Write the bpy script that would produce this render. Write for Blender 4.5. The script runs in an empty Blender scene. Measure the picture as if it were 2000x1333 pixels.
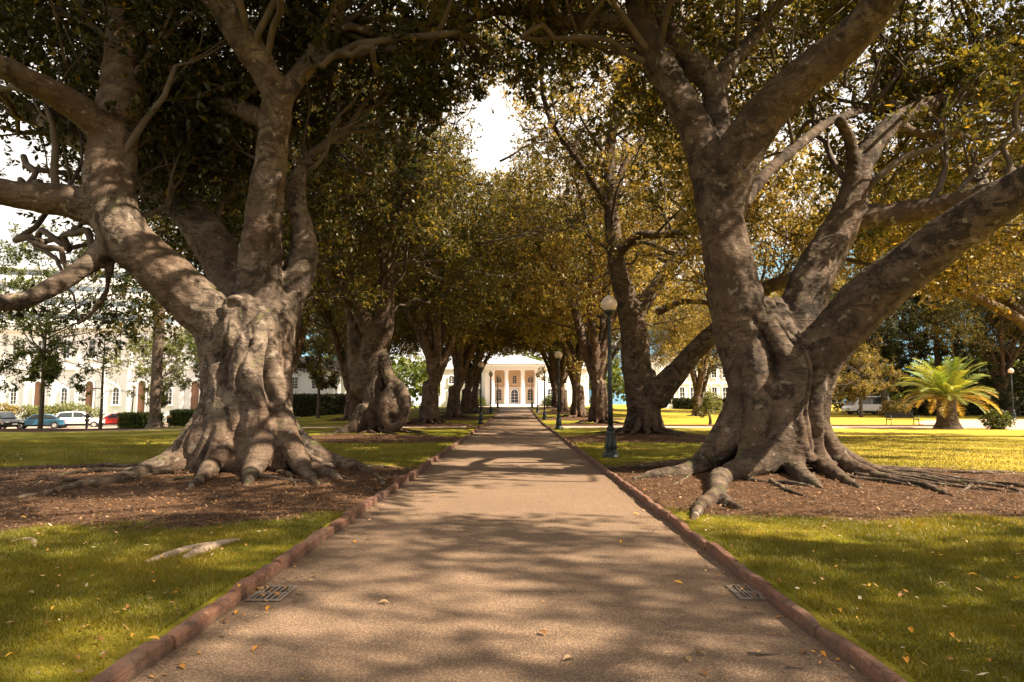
import bpy, bmesh, math, random
import numpy as np
from mathutils import Vector, Matrix
R = math.radians
rng = np.random.default_rng(7)
random.seed(7)
S = bpy.context.scene
COL = S.collection

# ------------------------------------------------------------------ camera
CAM = Vector((0.08, 0.0, 1.5)); PITCH = R(5.2); YAW = R(0.3)
cd = bpy.data.cameras.new('camera'); cam = bpy.data.objects.new('camera', cd); COL.objects.link(cam)
cam.location = CAM; cam.rotation_euler = (R(90) + PITCH, 0, YAW)
cd.lens = 24.0; cd.sensor_width = 36.0; cd.clip_end = 4000; cd.clip_start = 0.05
S.camera = cam
CM = cam.rotation_euler.to_matrix()
def P(px, py, d):
    """world point that lies d metres ahead of the viewpoint, for laying out from measurements"""
    v = CM @ Vector(((px - 1000) / 1333.0, (666.5 - py) / 1333.0, -1))
    v *= d / v.y
    return CAM + v

# ------------------------------------------------------------------ light
SUN_EL, SUN_AZ = R(44), R(106)         # azimuth clockwise from +Y (straight ahead)
w = bpy.data.worlds.new('World'); S.world = w; w.use_nodes = True
nt = w.node_tree; nt.nodes.clear()
out = nt.nodes.new('ShaderNodeOutputWorld'); bg = nt.nodes.new('ShaderNodeBackground')
sky = nt.nodes.new('ShaderNodeTexSky'); sky.sky_type = 'NISHITA'; sky.sun_disc = False
sky.sun_elevation = SUN_EL; sky.sun_rotation = SUN_AZ; sky.dust_density = 2.0; sky.air_density = 1.0
tc = nt.nodes.new('ShaderNodeTexCoord'); mp = nt.nodes.new('ShaderNodeMapping'); mp.inputs['Scale'].default_value = (1, 1, 2.6)
mp.inputs['Location'].default_value = (0.3, 0.1, 0.2)
no = nt.nodes.new('ShaderNodeTexNoise'); no.inputs['Scale'].default_value = 1.7; no.inputs['Detail'].default_value = 7; no.inputs['Roughness'].default_value = .55
cr = nt.nodes.new('ShaderNodeMapRange'); cr.inputs['From Min'].default_value = .20; cr.inputs['From Max'].default_value = .42; cr.interpolation_type = 'SMOOTHSTEP'
mx = nt.nodes.new('ShaderNodeMix'); mx.data_type = 'RGBA'
mx.inputs['B'].default_value = (8.0, 7.4, 6.8, 1)
L = nt.links.new
L(tc.outputs['Generated'], mp.inputs['Vector']); L(mp.outputs[0], no.inputs['Vector']); L(no.outputs['Fac'], cr.inputs['Value'])
L(cr.outputs[0], mx.inputs['Factor']); L(sky.outputs[0], mx.inputs['A']); L(mx.outputs['Result'], bg.inputs['Color'])
bg.inputs['Strength'].default_value = 0.05
L(bg.outputs[0], out.inputs['Surface'])
sd = bpy.data.lights.new('sun', 'SUN'); sd.energy = 5.0; sd.angle = R(0.5); sd.color = (1.0, .83, .62)
so = bpy.data.objects.new('sun', sd); COL.objects.link(so)
sdir = Vector((math.sin(SUN_AZ) * math.cos(SUN_EL), math.cos(SUN_AZ) * math.cos(SUN_EL), math.sin(SUN_EL)))
so.rotation_euler = (-sdir).to_track_quat('-Z', 'Y').to_euler()
S.view_settings.view_transform = 'Standard'; S.view_settings.look = 'None'
S.view_settings.exposure = 1.95; S.view_settings.gamma = 1
S.cycles.max_bounces = 6; S.cycles.diffuse_bounces = 3; S.cycles.glossy_bounces = 2; S.cycles.transmission_bounces = 4
S.cycles.transparent_max_bounces = 8
S.cycles.caustics_reflective = False; S.cycles.caustics_refractive = False

# ------------------------------------------------------------------ object helpers
def tag(o, label=None, cat=None, group=None, kind=None):
    if label: o['label'] = label
    if cat: o['category'] = cat
    if group: o['group'] = group
    if kind: o['kind'] = kind
    return o
def empty(name, loc, rz=0):
    o = bpy.data.objects.new(name, None); COL.objects.link(o); o.location = loc; o.rotation_euler = (0, 0, rz)
    o.empty_display_size = .2
    return o
def mesh_obj(name, me, mat=None, parent=None):
    o = bpy.data.objects.new(name, me); COL.objects.link(o)
    if mat: me.materials.append(mat)
    if parent: o.parent = parent
    return o
def copy_tree(o, parent=None):
    c = o.copy(); COL.objects.link(c)
    if parent: c.parent = parent
    for ch in list(o.children): copy_tree(ch, c)
    return c
class MB:
    """collects shapes for ONE mesh"""
    def __init__(s): s.v = []; s.f = []; s.n = 0; s.sm = []
    def add(s, v, f, smooth=False):
        s.v.extend([tuple(p) for p in v]); s.f.extend([tuple(i + s.n for i in q) for q in f]); s.sm += [smooth] * len(f); s.n += len(v)
        return s
    def box(s, c, d, rz=0, ry=0, rx=0, bev=0):
        x, y, z = [k / 2 for k in d]
        m = Matrix.Translation(Vector(c)) @ Matrix.Rotation(rz, 4, 'Z') @ Matrix.Rotation(ry, 4, 'Y') @ Matrix.Rotation(rx, 4, 'X')
        vs = [m @ Vector(p) for p in ((-x,-y,-z),(x,-y,-z),(x,y,-z),(-x,y,-z),(-x,-y,z),(x,-y,z),(x,y,z),(-x,y,z))]
        return s.add(vs, [(0,3,2,1),(4,5,6,7),(0,1,5,4),(1,2,6,5),(2,3,7,6),(3,0,4,7)])
    def prism(s, pts, y0, y1, axis='y'):
        """polygon in xz (or xy) extruded along y (or z)"""
        n = len(pts)
        if axis == 'y': a = [(p[0], y0, p[1]) for p in pts] + [(p[0], y1, p[1]) for p in pts]
        elif axis == 'x': a = [(y0, p[0], p[1]) for p in pts] + [(y1, p[0], p[1]) for p in pts]
        else: a = [(p[0], p[1], y0) for p in pts] + [(p[0], p[1], y1) for p in pts]
        return s.add(a, [tuple(range(n)), tuple(range(2*n-1, n-1, -1))] + [(i, (i+1) % n + 0, (i+1) % n + n, i + n)[::-1] for i in range(n)])
    def lathe(s, prof, c=(0,0,0), n=16, smooth=True):
        vs = []; fs = []
        for r, z in prof:
            for k in range(n):
                a = 2*math.pi*k/n; vs.append((c[0] + r*math.cos(a), c[1] + r*math.sin(a), c[2] + z))
        for i in range(len(prof)-1):
            for k in range(n):
                fs.append((i*n+k, i*n+(k+1) % n, (i+1)*n+(k+1) % n, (i+1)*n+k))
        fs.append(tuple(range(n-1, -1, -1))); fs.append(tuple((len(prof)-1)*n+k for k in range(n)))
        return s.add(vs, fs, smooth)
    def tube(s, pts, rad, n=8, smooth=True):
        v, f = tube(pts, rad, n); return s.add(v, f, smooth)
    def build(s, name, mat=None, parent=None, fix=True):
        me = bpy.data.meshes.new(name); me.from_pydata(s.v, [], s.f)
        me.polygons.foreach_set('use_smooth', s.sm)
        if fix:
            b = bmesh.new(); b.from_mesh(me); bmesh.ops.recalc_face_normals(b, faces=b.faces); b.to_mesh(me); b.free()
        me.update()
        return mesh_obj(name, me, mat, parent)
def spline(pts, rad, step=None, sub=4):
    """catmull-rom resample of points and radii"""
    p = np.array([tuple(q) for q in pts], float); r = np.array(rad, float)
    P4 = np.hstack([p, r[:, None]])
    if len(P4) < 3: return P4[:, :3], P4[:, 3]
    E = np.vstack([2*P4[0]-P4[1], P4, 2*P4[-1]-P4[-2]])
    o = []
    for i in range(1, len(E)-2):
        a, b, c, d = E[i-1], E[i], E[i+1], E[i+2]
        for k in range(sub):
            t = k / sub
            o.append(.5*((2*b) + (-a+c)*t + (2*a-5*b+4*c-d)*t*t + (-a+3*b-3*c+d)*t**3))
    o.append(E[-2]); o = np.array(o); o[:, 3] = np.maximum(o[:, 3], .004)
    return o[:, :3], o[:, 3]
def tube(pts, rad, n=8):
    p = np.array([tuple(q) for q in pts], float); m = len(p)
    r = np.array(rad, float) * np.ones(m)
    t = np.zeros_like(p); t[1:-1] = p[2:] - p[:-2]; t[0] = p[1]-p[0]; t[-1] = p[-1]-p[-2]
    t /= np.linalg.norm(t, axis=1)[:, None] + 1e-9
    up = np.array([0, 0, 1.]) if abs(t[0][2]) < .9 else np.array([1., 0, 0])
    a = np.cross(up, t[0]); a /= np.linalg.norm(a); A = [a]
    for i in range(1, m):
        a = A[-1] - t[i]*np.dot(A[-1], t[i]); a /= np.linalg.norm(a) + 1e-9; A.append(a)
    A = np.array(A); B = np.cross(t, A)
    th = np.arange(n)*2*math.pi/n
    v = p[:, None, :] + r[:, None, None]*(np.cos(th)[None, :, None]*A[:, None, :] + np.sin(th)[None, :, None]*B[:, None, :])
    v = v.reshape(-1, 3); f = []
    for i in range(m-1):
        for k in range(n):
            f.append((i*n+k, i*n+(k+1) % n, (i+1)*n+(k+1) % n, (i+1)*n+k))
    f.append(tuple(range(n-1, -1, -1))); f.append(tuple((m-1)*n+k for k in range(n)))
    return v.tolist(), f
def quad_mesh(name, V, cols=None, nper=4, mat=None, parent=None, smooth=False):
    """V: (N,nper,3) array of separate faces; cols (N,3) per-face tint stored as an attribute"""
    N = len(V); me = bpy.data.meshes.new(name)
    me.vertices.add(N*nper); me.vertices.foreach_set('co', V.reshape(-1).astype(np.float32))
    me.loops.add(N*nper); me.loops.foreach_set('vertex_index', np.arange(N*nper, dtype=np.int32))
    me.polygons.add(N); me.polygons.foreach_set('loop_start', np.arange(0, N*nper, nper, dtype=np.int32))
    me.update(calc_edges=True)
    if cols is not None:
        at = me.attributes.new('tint', 'FLOAT_COLOR', 'FACE')
        c4 = np.ones((N, 4), np.float32); c4[:, :3] = cols
        at.data.foreach_set('color', c4.reshape(-1))
    return mesh_obj(name, me, mat, parent)

# ------------------------------------------------------------------ materials
def newmat(name):
    m = bpy.data.materials.new(name); m.use_nodes = True
    return m, m.node_tree, m.node_tree.nodes['Principled BSDF']
def pmat(name, col, rough=.6, metal=0, noise=0, scale=8, bump=0, spec=.5, bscale=None, emit=None):
    m, t, b = newmat(name)
    b.inputs['Base Color'].default_value = (*col, 1); b.inputs['Roughness'].default_value = rough; b.inputs['Metallic'].default_value = metal
    b.inputs['Specular IOR Level'].default_value = spec
    if noise or bump:
        c = t.nodes.new('ShaderNodeTexCoord'); n = t.nodes.new('ShaderNodeTexNoise'); n.inputs['Scale'].default_value = scale; n.inputs['Detail'].default_value = 6
        t.links.new(c.outputs['Object'], n.inputs['Vector'])
        if noise:
            r = t.nodes.new('ShaderNodeMapRange'); r.inputs['From Min'].default_value = .3; r.inputs['From Max'].default_value = .7
            r.inputs['To Min'].default_value = 1-noise; r.inputs['To Max'].default_value = 1+noise*.6
            x = t.nodes.new('ShaderNodeMix'); x.data_type = 'RGBA'; x.blend_type = 'MULTIPLY'; x.inputs['Factor'].default_value = 1
            x.inputs['A'].default_value = (*col, 1)
            t.links.new(n.outputs['Fac'], r.inputs['Value']); t.links.new(r.outputs[0], x.inputs['B']); t.links.new(x.outputs['Result'], b.inputs['Base Color'])
        if bump:
            n2 = t.nodes.new('ShaderNodeTexNoise'); n2.inputs['Scale'].default_value = bscale or scale*4; n2.inputs['Detail'].default_value = 5
            t.links.new(c.outputs['Object'], n2.inputs['Vector'])
            u = t.nodes.new('ShaderNodeBump'); u.inputs['Strength'].default_value = bump; u.inputs['Distance'].default_value = .02
            t.links.new(n2.outputs['Fac'], u.inputs['Height']); t.links.new(u.outputs[0], b.inputs['Normal'])
    return m
def nd(t, typ, **k):
    n = t.nodes.new(typ)
    for a, v in k.items():
        if hasattr(n, a) and a not in n.inputs: setattr(n, a, v)
        else: n.inputs[a].default_value = v
    return n
def noise(t, vec, scale, detail=6, rough=.5, dist=0):
    n = t.nodes.new('ShaderNodeTexNoise'); n.inputs['Scale'].default_value = scale; n.inputs['Detail'].default_value = detail
    n.inputs['Roughness'].default_value = rough; n.inputs['Distortion'].default_value = dist
    t.links.new(vec, n.inputs['Vector']); return n.outputs['Fac']
def rng_(t, val, a, b, c=0, d=1, smooth=True):
    n = t.nodes.new('ShaderNodeMapRange'); n.inputs['From Min'].default_value = a; n.inputs['From Max'].default_value = b
    n.inputs['To Min'].default_value = c; n.inputs['To Max'].default_value = d
    if smooth: n.interpolation_type = 'SMOOTHSTEP'
    t.links.new(val, n.inputs['Value']); return n.outputs[0]
def mixc(t, fac, A, B, mode='MIX'):
    n = t.nodes.new('ShaderNodeMix'); n.data_type = 'RGBA'; n.blend_type = mode
    for s, v in (('Factor', fac), ('A', A), ('B', B)):
        if isinstance(v, (int, float)): n.inputs[s].default_value = v
        elif isinstance(v, tuple): n.inputs[s].default_value = (*v, 1)
        else: t.links.new(v, n.inputs[s])
    return n.outputs['Result']
def mth(t, op, a, b=0.0):
    n = t.nodes.new('ShaderNodeMath'); n.operation = op
    for i, v in enumerate((a, b)):
        if isinstance(v, (int, float)): n.inputs[i].default_value = v
        else: t.links.new(v, n.inputs[i])
    return n.outputs[0]

def bark_mat(name, base=(.052, .037, .026), dark=(.015, .010, .007), pale=(.140, .100, .070), moss=.5):
    m, t, b = newmat(name); c = t.nodes.new('ShaderNodeTexCoord')
    mp = t.nodes.new('ShaderNodeMapping'); mp.inputs['Scale'].default_value = (1, 1, 4.5); t.links.new(c.outputs['Object'], mp.inputs['Vector'])
    o = c.outputs['Object']
    n1 = noise(t, o, 1.3, 5, .6, .6); n2 = noise(t, mp.outputs[0], 3.2, 8, .62, .8); n3 = noise(t, o, 22, 6, .65); n4 = noise(t, o, .7, 3)
    col = mixc(t, rng_(t, n1, .35, .65), base, pale)
    col = mixc(t, rng_(t, n2, .50, .68, 0, .75), col, dark)
    n7 = noise(t, o, 2.6, 10, .72, .5); n8 = noise(t, o, 70, 4, .6); col = mixc(t, rng_(t, n7, .48, .60, 0, .85), col, dark)
    col = mixc(t, rng_(t, n3, .52, .70, 0, .6), col, (dark[0]*.9, dark[1]*.9, dark[2]*.9))
    # lichen and moss blotches
    n5 = noise(t, o, 3.1, 4, .6)
    ge = t.nodes.new('ShaderNodeNewGeometry'); sx = t.nodes.new('ShaderNodeSeparateXYZ'); t.links.new(ge.outputs['Normal'], sx.inputs[0])
    upm = rng_(t, sx.outputs[2], .0, .7)
    mk = mth(t, 'MULTIPLY', mth(t, 'MULTIPLY', rng_(t, n5, .56, .66), upm), moss)
    col = mixc(t, mk, col, (.085, .095, .02))
    mf = t.nodes.new('ShaderNodeMapping'); mf.inputs['Scale'].default_value = (1, 1, .28); t.links.new(o, mf.inputs['Vector']); nf = noise(t, mf.outputs[0], 16, 8, .7, .6)
    fis = rng_(t, mth(t, 'ABSOLUTE', mth(t, 'SUBTRACT', nf, .5)), 0, .022, .7, 0); col = mixc(t, mth(t, 'MULTIPLY', fis, rng_(t, n4, .4, .6)), col, dark)
    col = mixc(t, rng_(t, noise(t, o, .45, 4, .6), .45, .6, 0, .45), col, (base[0]*1.25, base[1]*1.0, base[2]*.8))
    # old leaf-scar rings and pits
    vv = t.nodes.new('ShaderNodeTexVoronoi'); vv.inputs['Scale'].default_value = 5.0; t.links.new(mp.outputs[0], vv.inputs['Vector'])
    col = mixc(t, rng_(t, vv.outputs['Distance'], .02, .16, .7, 0), col, dark)
    n6 = noise(t, o, 5.5, 3, .5)
    col = mixc(t, rng_(t, n6, .64, .69, 0, .4), col, (.30, .27, .22))
    t.links.new(col, b.inputs['Base Color']); b.inputs['Roughness'].default_value = .85; b.inputs['Specular IOR Level'].default_value = .25
    bu = t.nodes.new('ShaderNodeBump'); bu.inputs['Strength'].default_value = .75; bu.inputs['Distance'].default_value = .06
    bu2 = t.nodes.new('ShaderNodeBump'); bu2.inputs['Strength'].default_value = .6; bu2.inputs['Distance'].default_value = .015
    t.links.new(mth(t, 'ADD', n2, mth(t, 'MULTIPLY', n7, 1.2)), bu.inputs['Height']); t.links.new(mth(t, 'ADD', n3, mth(t, 'MULTIPLY', n8, .5)), bu2.inputs['Height']); t.links.new(bu.outputs[0], bu2.inputs['Normal']); t.links.new(bu2.outputs[0], b.inputs['Normal'])
    return m
def leaf_mat(name, trans=.4, gloss=.45):
    m, t, b = newmat(name)
    a = t.nodes.new('ShaderNodeAttribute'); a.attribute_name = 'tint'
    t.links.new(a.outputs['Color'], b.inputs['Base Color']); b.inputs['Roughness'].default_value = gloss; b.inputs['Specular IOR Level'].default_value = .4
    tr = t.nodes.new('ShaderNodeBsdfTranslucent'); tc_ = mixc(t, 1.0, a.outputs['Color'], (1.85, 1.65, .85), 'MULTIPLY'); t.links.new(tc_, tr.inputs['Color'])
    ms = t.nodes.new('ShaderNodeMixShader'); ms.inputs[0].default_value = trans
    t.links.new(b.outputs[0], ms.inputs[1]); t.links.new(tr.outputs[0], ms.inputs[2])
    t.links.new(ms.outputs[0], t.nodes['Material Output'].inputs['Surface'])
    return m
M = {}
M['bark'] = bark_mat('fig_bark')
M['bark_pale'] = bark_mat('pale_fig_bark', base=(.072, .052, .038), dark=(.016, .011, .008), pale=(.185, .142, .107))
M['bark_far'] = bark_mat('fig_bark_far', base=(.070, .046, .031), dark=(.022, .014, .010), pale=(.15, .105, .072), moss=.3)
M['twig'] = pmat('twig_bark', (.07, .05, .035), .85, noise=.4, scale=3)
M['leaf'] = leaf_mat('fig_leaf')
M['leaf_matte'] = leaf_mat('matte_leaf', .3, .6)
M['white'] = pmat('white_render', (.86, .87, .90), .7, noise=.05, scale=.6)
M['peach'] = pmat('peach_wall', (.60, .42, .25), .75, noise=.06, scale=.7)
M['glass'] = pmat('window_glass', (.035, .045, .055), .12, spec=.7)
M['hotelglass'] = pmat('bluish_glass', (.22, .28, .34), .15, spec=.7)
M['black'] = pmat('black_iron', (.018, .02, .02), .45, metal=.2)
M['lampgreen'] = pmat('lamp_green_iron', (.010, .017, .018), .45, metal=.2, noise=.4, scale=6)
M['grate'] = pmat('drain_iron', (.22, .18, .15), .55, metal=.3, noise=.4, scale=30)
M['wood'] = pmat('bench_wood', (.006, .005, .004), .95, noise=.4, scale=9, spec=.1)
M['tyre'] = pmat('tyre_rubber', (.012, .012, .012), .8)
M['rim'] = pmat('alloy_rim', (.55, .55, .56), .3, metal=.8)
M['lightglass'] = pmat('headlight_glass', (.6, .6, .6), .1)
M['redlight'] = pmat('tail_light', (.45, .02, .015), .2)
M['plate'] = pmat('number_plate', (.7, .7, .66), .5)
M['skin'] = pmat('skin', (.25, .13, .08), .6)
M['darkcloth'] = pmat('dark_cloth', (.02, .022, .03), .9)
M['hair'] = pmat('hair', (.015, .01, .008), .7)
M['hedge'] = leaf_mat('hedge_leaf', .2, .6)
m, t, b = newmat('lamp_globe'); b.inputs['Base Color'].default_value = (.62, .50, .38, 1); b.inputs['Roughness'].default_value = .25
b.inputs['Subsurface Weight'].default_value = .4; b.inputs['Subsurface Radius'].default_value = (.3, .25, .2); M['globe'] = m
# ------------------------------------------------------------------ ground
def sst(a, b, x):
    u = np.clip((x-a)/(b-a), 0, 1); return u*u*(3-2*u)
TREES_L = [(-5.75, 14.6), (-6.45, 32.0), (-5.6, 45.5), (-5.35, 60.5), (-5.3, 75.0), (-5.4, 90.0)]
TREES_R = [(5.45, 14.4), (5.85, 31.0), (5.6, 45.5), (5.6, 60.5), (5.3, 76.0), (5.4, 91.0)]
BACK = [(6.9, -1.2), (-6.6, -1.0)]
def gz(x, y):
    x = np.asarray(x, float); y = np.asarray(y, float)
    left = sst(9, 42, -x)*sst(20, 66, y)
    z = .87*sst(46, 106, y)*(1-left)*(1-.6*sst(12, 36, x)) - 1.05*left
    return z
def mound(x, y):
    z = 0
    for cx, cy in TREES_L + TREES_R:
        z = z + .13*np.exp(-(((x-cx)**2 + (y-cy)**2)/3.0**2))
    return z * sst(2.1, 3.2, np.abs(x))
def lawn(x, y): return gz(x, y) + .055 + mound(np.asarray(x, float), np.asarray(y, float))
def bare(x, y):
    E = [(-7.0, 12.1, 7.2, 4.5), (5.4, 12.6, 5.8, 4.1), (-6.0, 27.6, 5.0, 2.9), (5.5, 27.8, 5.6, 2.7)]
    E += [(cx, cy-2.5, 4.6, 3.0) for cx, cy in TREES_L[2:] + TREES_R[2:]]
    b = np.zeros_like(np.asarray(x, float)) - 1
    for cx, cy, rx, ry in E:
        b = np.maximum(b, 1 - np.sqrt(((x-cx)/rx)**2 + ((y-cy)/ry)**2))
    wob = .06*np.sin(x*1.7+y*.9) + .05*np.sin(x*3.1-y*2.3+1) + .04*np.sin(x*5.3+y*4.1)
    return b*3 + wob*2.0
ax = lambda a, b, s: list(np.arange(a, b, s))
xs = [-420, -300, -200, -140] + ax(-100, -40, 6) + ax(-40, -14, 1.3) + ax(-14, -2.2, .22) + [-2.12, -2.06, -1.0, 1.0, 2.06, 2.12] + ax(2.25, 14, .22) + ax(14, 40, 1.3) + ax(40, 100, 6) + [100, 140, 200, 300, 420]
ys = [-60, -30, -12, -6, -3] + ax(-1, 20, .22) + ax(20, 40, .4) + ax(40, 120, 1.5) + ax(120, 200, 10) + [220, 260, 320, 420, 600]
X, Y = np.meshgrid(np.array(xs), np.array(ys))
Z = lawn(X, Y); inside = np.abs(X) < 2.1
Z = np.where(inside & (Y < 107), gz(X, Y) - .06, Z)
V = np.stack([X, Y, Z], -1).reshape(-1, 3); nx, ny = len(xs), len(ys)
F = [(j*nx+i, j*nx+i+1, (j+1)*nx+i+1, (j+1)*nx+i) for j in range(ny-1) for i in range(nx-1)]
me = bpy.data.meshes.new('ground'); me.from_pydata(V.tolist(), [], F); me.polygons.foreach_set('use_smooth', [True]*len(F))
at = me.attributes.new('bare', 'FLOAT', 'POINT'); at.data.foreach_set('value', bare(X, Y).reshape(-1).astype(np.float32))
m, t, b = newmat('lawn_and_soil'); c = t.nodes.new('ShaderNodeTexCoord'); o = c.outputs['Object']
aa = t.nodes.new('ShaderNodeAttribute'); aa.attribute_name = 'bare'
n1 = noise(t, o, .25, 4); n2 = noise(t, o, 2.2, 6, .6); n3 = noise(t, o, 40, 5, .7); n4 = noise(t, o, 9, 6, .65, .5); n5 = noise(t, o, .06, 3)
g = mixc(t, rng_(t, n2, .35, .65), (.115, .125, .008), (.20, .175, .012))
g = mixc(t, rng_(t, n1, .45, .72, 0, .75), g, (.50, .37, .06))
sx = t.nodes.new('ShaderNodeSeparateXYZ'); t.links.new(o, sx.inputs[0])
dry = mth(t, 'MULTIPLY', rng_(t, sx.outputs[0], 5, 14), rng_(t, n5, .3, .6, .45, 1))
g = mixc(t, mth(t, 'MULTIPLY', dry, .75), g, (.56, .40, .06))
g = mixc(t, rng_(t, n3, .3, .8, .0, .55), g, (.05, .065, .01))
s = mixc(t, rng_(t, n4, .35, .65), (.048, .026, .015), (.115, .065, .036))
s = mixc(t, rng_(t, n3, .45, .75, 0, .7), s, (.035, .02, .012))
f = rng_(t, mth(t, 'ADD', aa.outputs['Fac'], mth(t, 'MULTIPLY', mth(t, 'SUBTRACT', n2, .5), 1.6)), -.12, .25)
t.links.new(mixc(t, f, g, s), b.inputs['Base Color']); b.inputs['Roughness'].default_value = .95; b.inputs['Specular IOR Level'].default_value = .1
bu = t.nodes.new('ShaderNodeBump'); bu.inputs['Strength'].default_value = .8; bu.inputs['Distance'].default_value = .03
t.links.new(mth(t, 'ADD', n4, n3), bu.inputs['Height']); t.links.new(bu.outputs[0], b.inputs['Normal'])
tag(mesh_obj('ground', me, m), kind='structure')

# path ----------------------------------------------------------------
def strip_sheet(name, poly_rows, mat, dz=0.0, zf=None):
    """rows of (x0,x1,y): sheet following the ground"""
    vs = []; fs = []; k = 7
    for x0, x1, y in poly_rows:
        for i in range(k):
            x = x0 + (x1-x0)*i/(k-1); vs.append((x, y, float((zf or gz)(x, y)) + dz))
    for j in range(len(poly_rows)-1):
        for i in range(k-1): fs.append((j*k+i, j*k+i+1, (j+1)*k+i+1, (j+1)*k+i))
    me = bpy.data.meshes.new(name); me.from_pydata(vs, [], fs); return tag(mesh_obj(name, me, mat), kind='structure')
m, t, b = newmat('path_asphalt'); c = t.nodes.new('ShaderNodeTexCoord'); o = c.outputs['Object']
n1 = noise(t, o, .55, 5, .6); n2 = noise(t, o, 55, 3, .7); n3 = noise(t, o, 160, 2, .6); n4 = noise(t, o, 5, 5)
vo = t.nodes.new('ShaderNodeTexVoronoi'); vo.inputs['Scale'].default_value = 70; t.links.new(o, vo.inputs['Vector'])
g = mixc(t, rng_(t, n1, .3, .7), (.275, .180, .106), (.36, .243, .146))
g = mixc(t, rng_(t, n4, .4, .7, 0, .35), g, (.20, .135, .095))
g = mixc(t, rng_(t, noise(t, o, .35, 8, .75, .8), .5, .62, 0, .35), g, (.17, .115, .08))
g = mixc(t, rng_(t, noise(t, o, 1.8, 9, .8), .60, .72, 0, .5), g, (.40, .29, .20))
se = t.nodes.new('ShaderNodeSeparateXYZ'); t.links.new(o, se.inputs[0])
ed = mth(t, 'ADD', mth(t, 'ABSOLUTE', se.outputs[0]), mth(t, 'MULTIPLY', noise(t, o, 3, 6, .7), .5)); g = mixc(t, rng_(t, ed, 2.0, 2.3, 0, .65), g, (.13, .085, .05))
g = mixc(t, rng_(t, vo.outputs['Distance'], .12, .5, 0, .9), g, (.10, .066, .045))
g = mixc(t, rng_(t, n2, .56, .68, 0, .45), g, (.46, .34, .23))
# hairline joint running across
sx = t.nodes.new('ShaderNodeSeparateXYZ'); t.links.new(o, sx.inputs[0])
wv = mth(t, 'ADD', sx.outputs[1], mth(t, 'MULTIPLY', mth(t, 'SUBTRACT', noise(t, o, 1.6, 6, .7), .5), .14))
for yy in (5.62, 9.35, 13.1, 21.0):
    dd = mth(t, 'ABSOLUTE', mth(t, 'SUBTRACT', wv, yy)); g = mixc(t, rng_(t, dd, .0, .009 if yy < 9 else .012, .75, 0), g, (.05, .035, .025))
t.links.new(g, b.inputs['Base Color']); b.inputs['Roughness'].default_value = .8; b.inputs['Specular IOR Level'].default_value = .3
bu = t.nodes.new('ShaderNodeBump'); bu.inputs['Strength'].default_value = .8; bu.inputs['Distance'].default_value = .006
t.links.new(mth(t, 'SUBTRACT', n2, vo.outputs['Distance']), bu.inputs['Height']); t.links.new(bu.outputs[0], b.inputs['Normal'])
M['asphalt'] = m
pr = [(-2.02 , 2.02, y) for y in [-10, 0, 10, 20, 30, 40, 46] + list(range(48, 110, 3))]
strip_sheet('path', pr, M['asphalt'])
M['pink'] = pmat('pink_paving', (.42, .29, .22), .8, noise=.15, scale=3, bump=.2)
strip_sheet('cross_path', [(2.9, 27, 39.6), (2.9, 27, 42.6)], M['pink'], .012, lawn)
strip_sheet('cross_path', [(-46, -2.9, 40.5), (-46, -2.9, 42.4)], M['pink'], .012, lawn)
strip_sheet('paved_plaza', [(27, 70, 37.5), (26.5, 70, 44), (29, 70, 50), (34, 70, 57), (42, 70, 60)], M['pink'], .016, lawn)
strip_sheet('forecourt', [(-9, 9, 107.2), (-9, 9, 121)], M['pink'], .064)
# road on the left where the cars stand
strip_sheet('street', [(-110, -33, 64), (-110, -31, 72), (-110, -33, 82)], M['pink'], .014, lawn)

# kerbs: rows of terracotta blocks ------------------------------------
m, t, b = newmat('terracotta_kerb'); c = t.nodes.new('ShaderNodeTexCoord'); o = c.outputs['Object']
n1 = noise(t, o, 3.3, 6, .6); n2 = noise(t, o, 30, 5, .7); n3 = noise(t, o, .9, 3)
g = mixc(t, rng_(t, n1, .35, .65), (.125, .052, .030), (.19, .088, .050)); g = mixc(t, rng_(t, n2, .5, .72, 0, .7), g, (.07, .035, .024))
g = mixc(t, rng_(t, n3, .45, .65, 0, .6), g, (.13, .08, .055))
g = mixc(t, rng_(t, noise(t, o, 7, 9, .75, .6), .50, .62, 0, .75), g, (.055, .035, .024))
g = mixc(t, rng_(t, noise(t, o, 14, 6, .7), .60, .68, 0, .6), g, (.30, .19, .13))
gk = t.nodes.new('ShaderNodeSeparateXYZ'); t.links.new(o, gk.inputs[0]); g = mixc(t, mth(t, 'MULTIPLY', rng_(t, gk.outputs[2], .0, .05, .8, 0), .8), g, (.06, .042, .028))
t.links.new(g, b.inputs['Base Color']); b.inputs['Roughness'].default_value = .85
bu = t.nodes.new('ShaderNodeBump'); bu.inputs['Strength'].default_value = 1.0; bu.inputs['Distance'].default_value = .022
t.links.new(mth(t, 'ADD', n2, n1), bu.inputs['Height']); t.links.new(bu.outputs[0], b.inputs['Normal']); M['kerb'] = m
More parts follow.
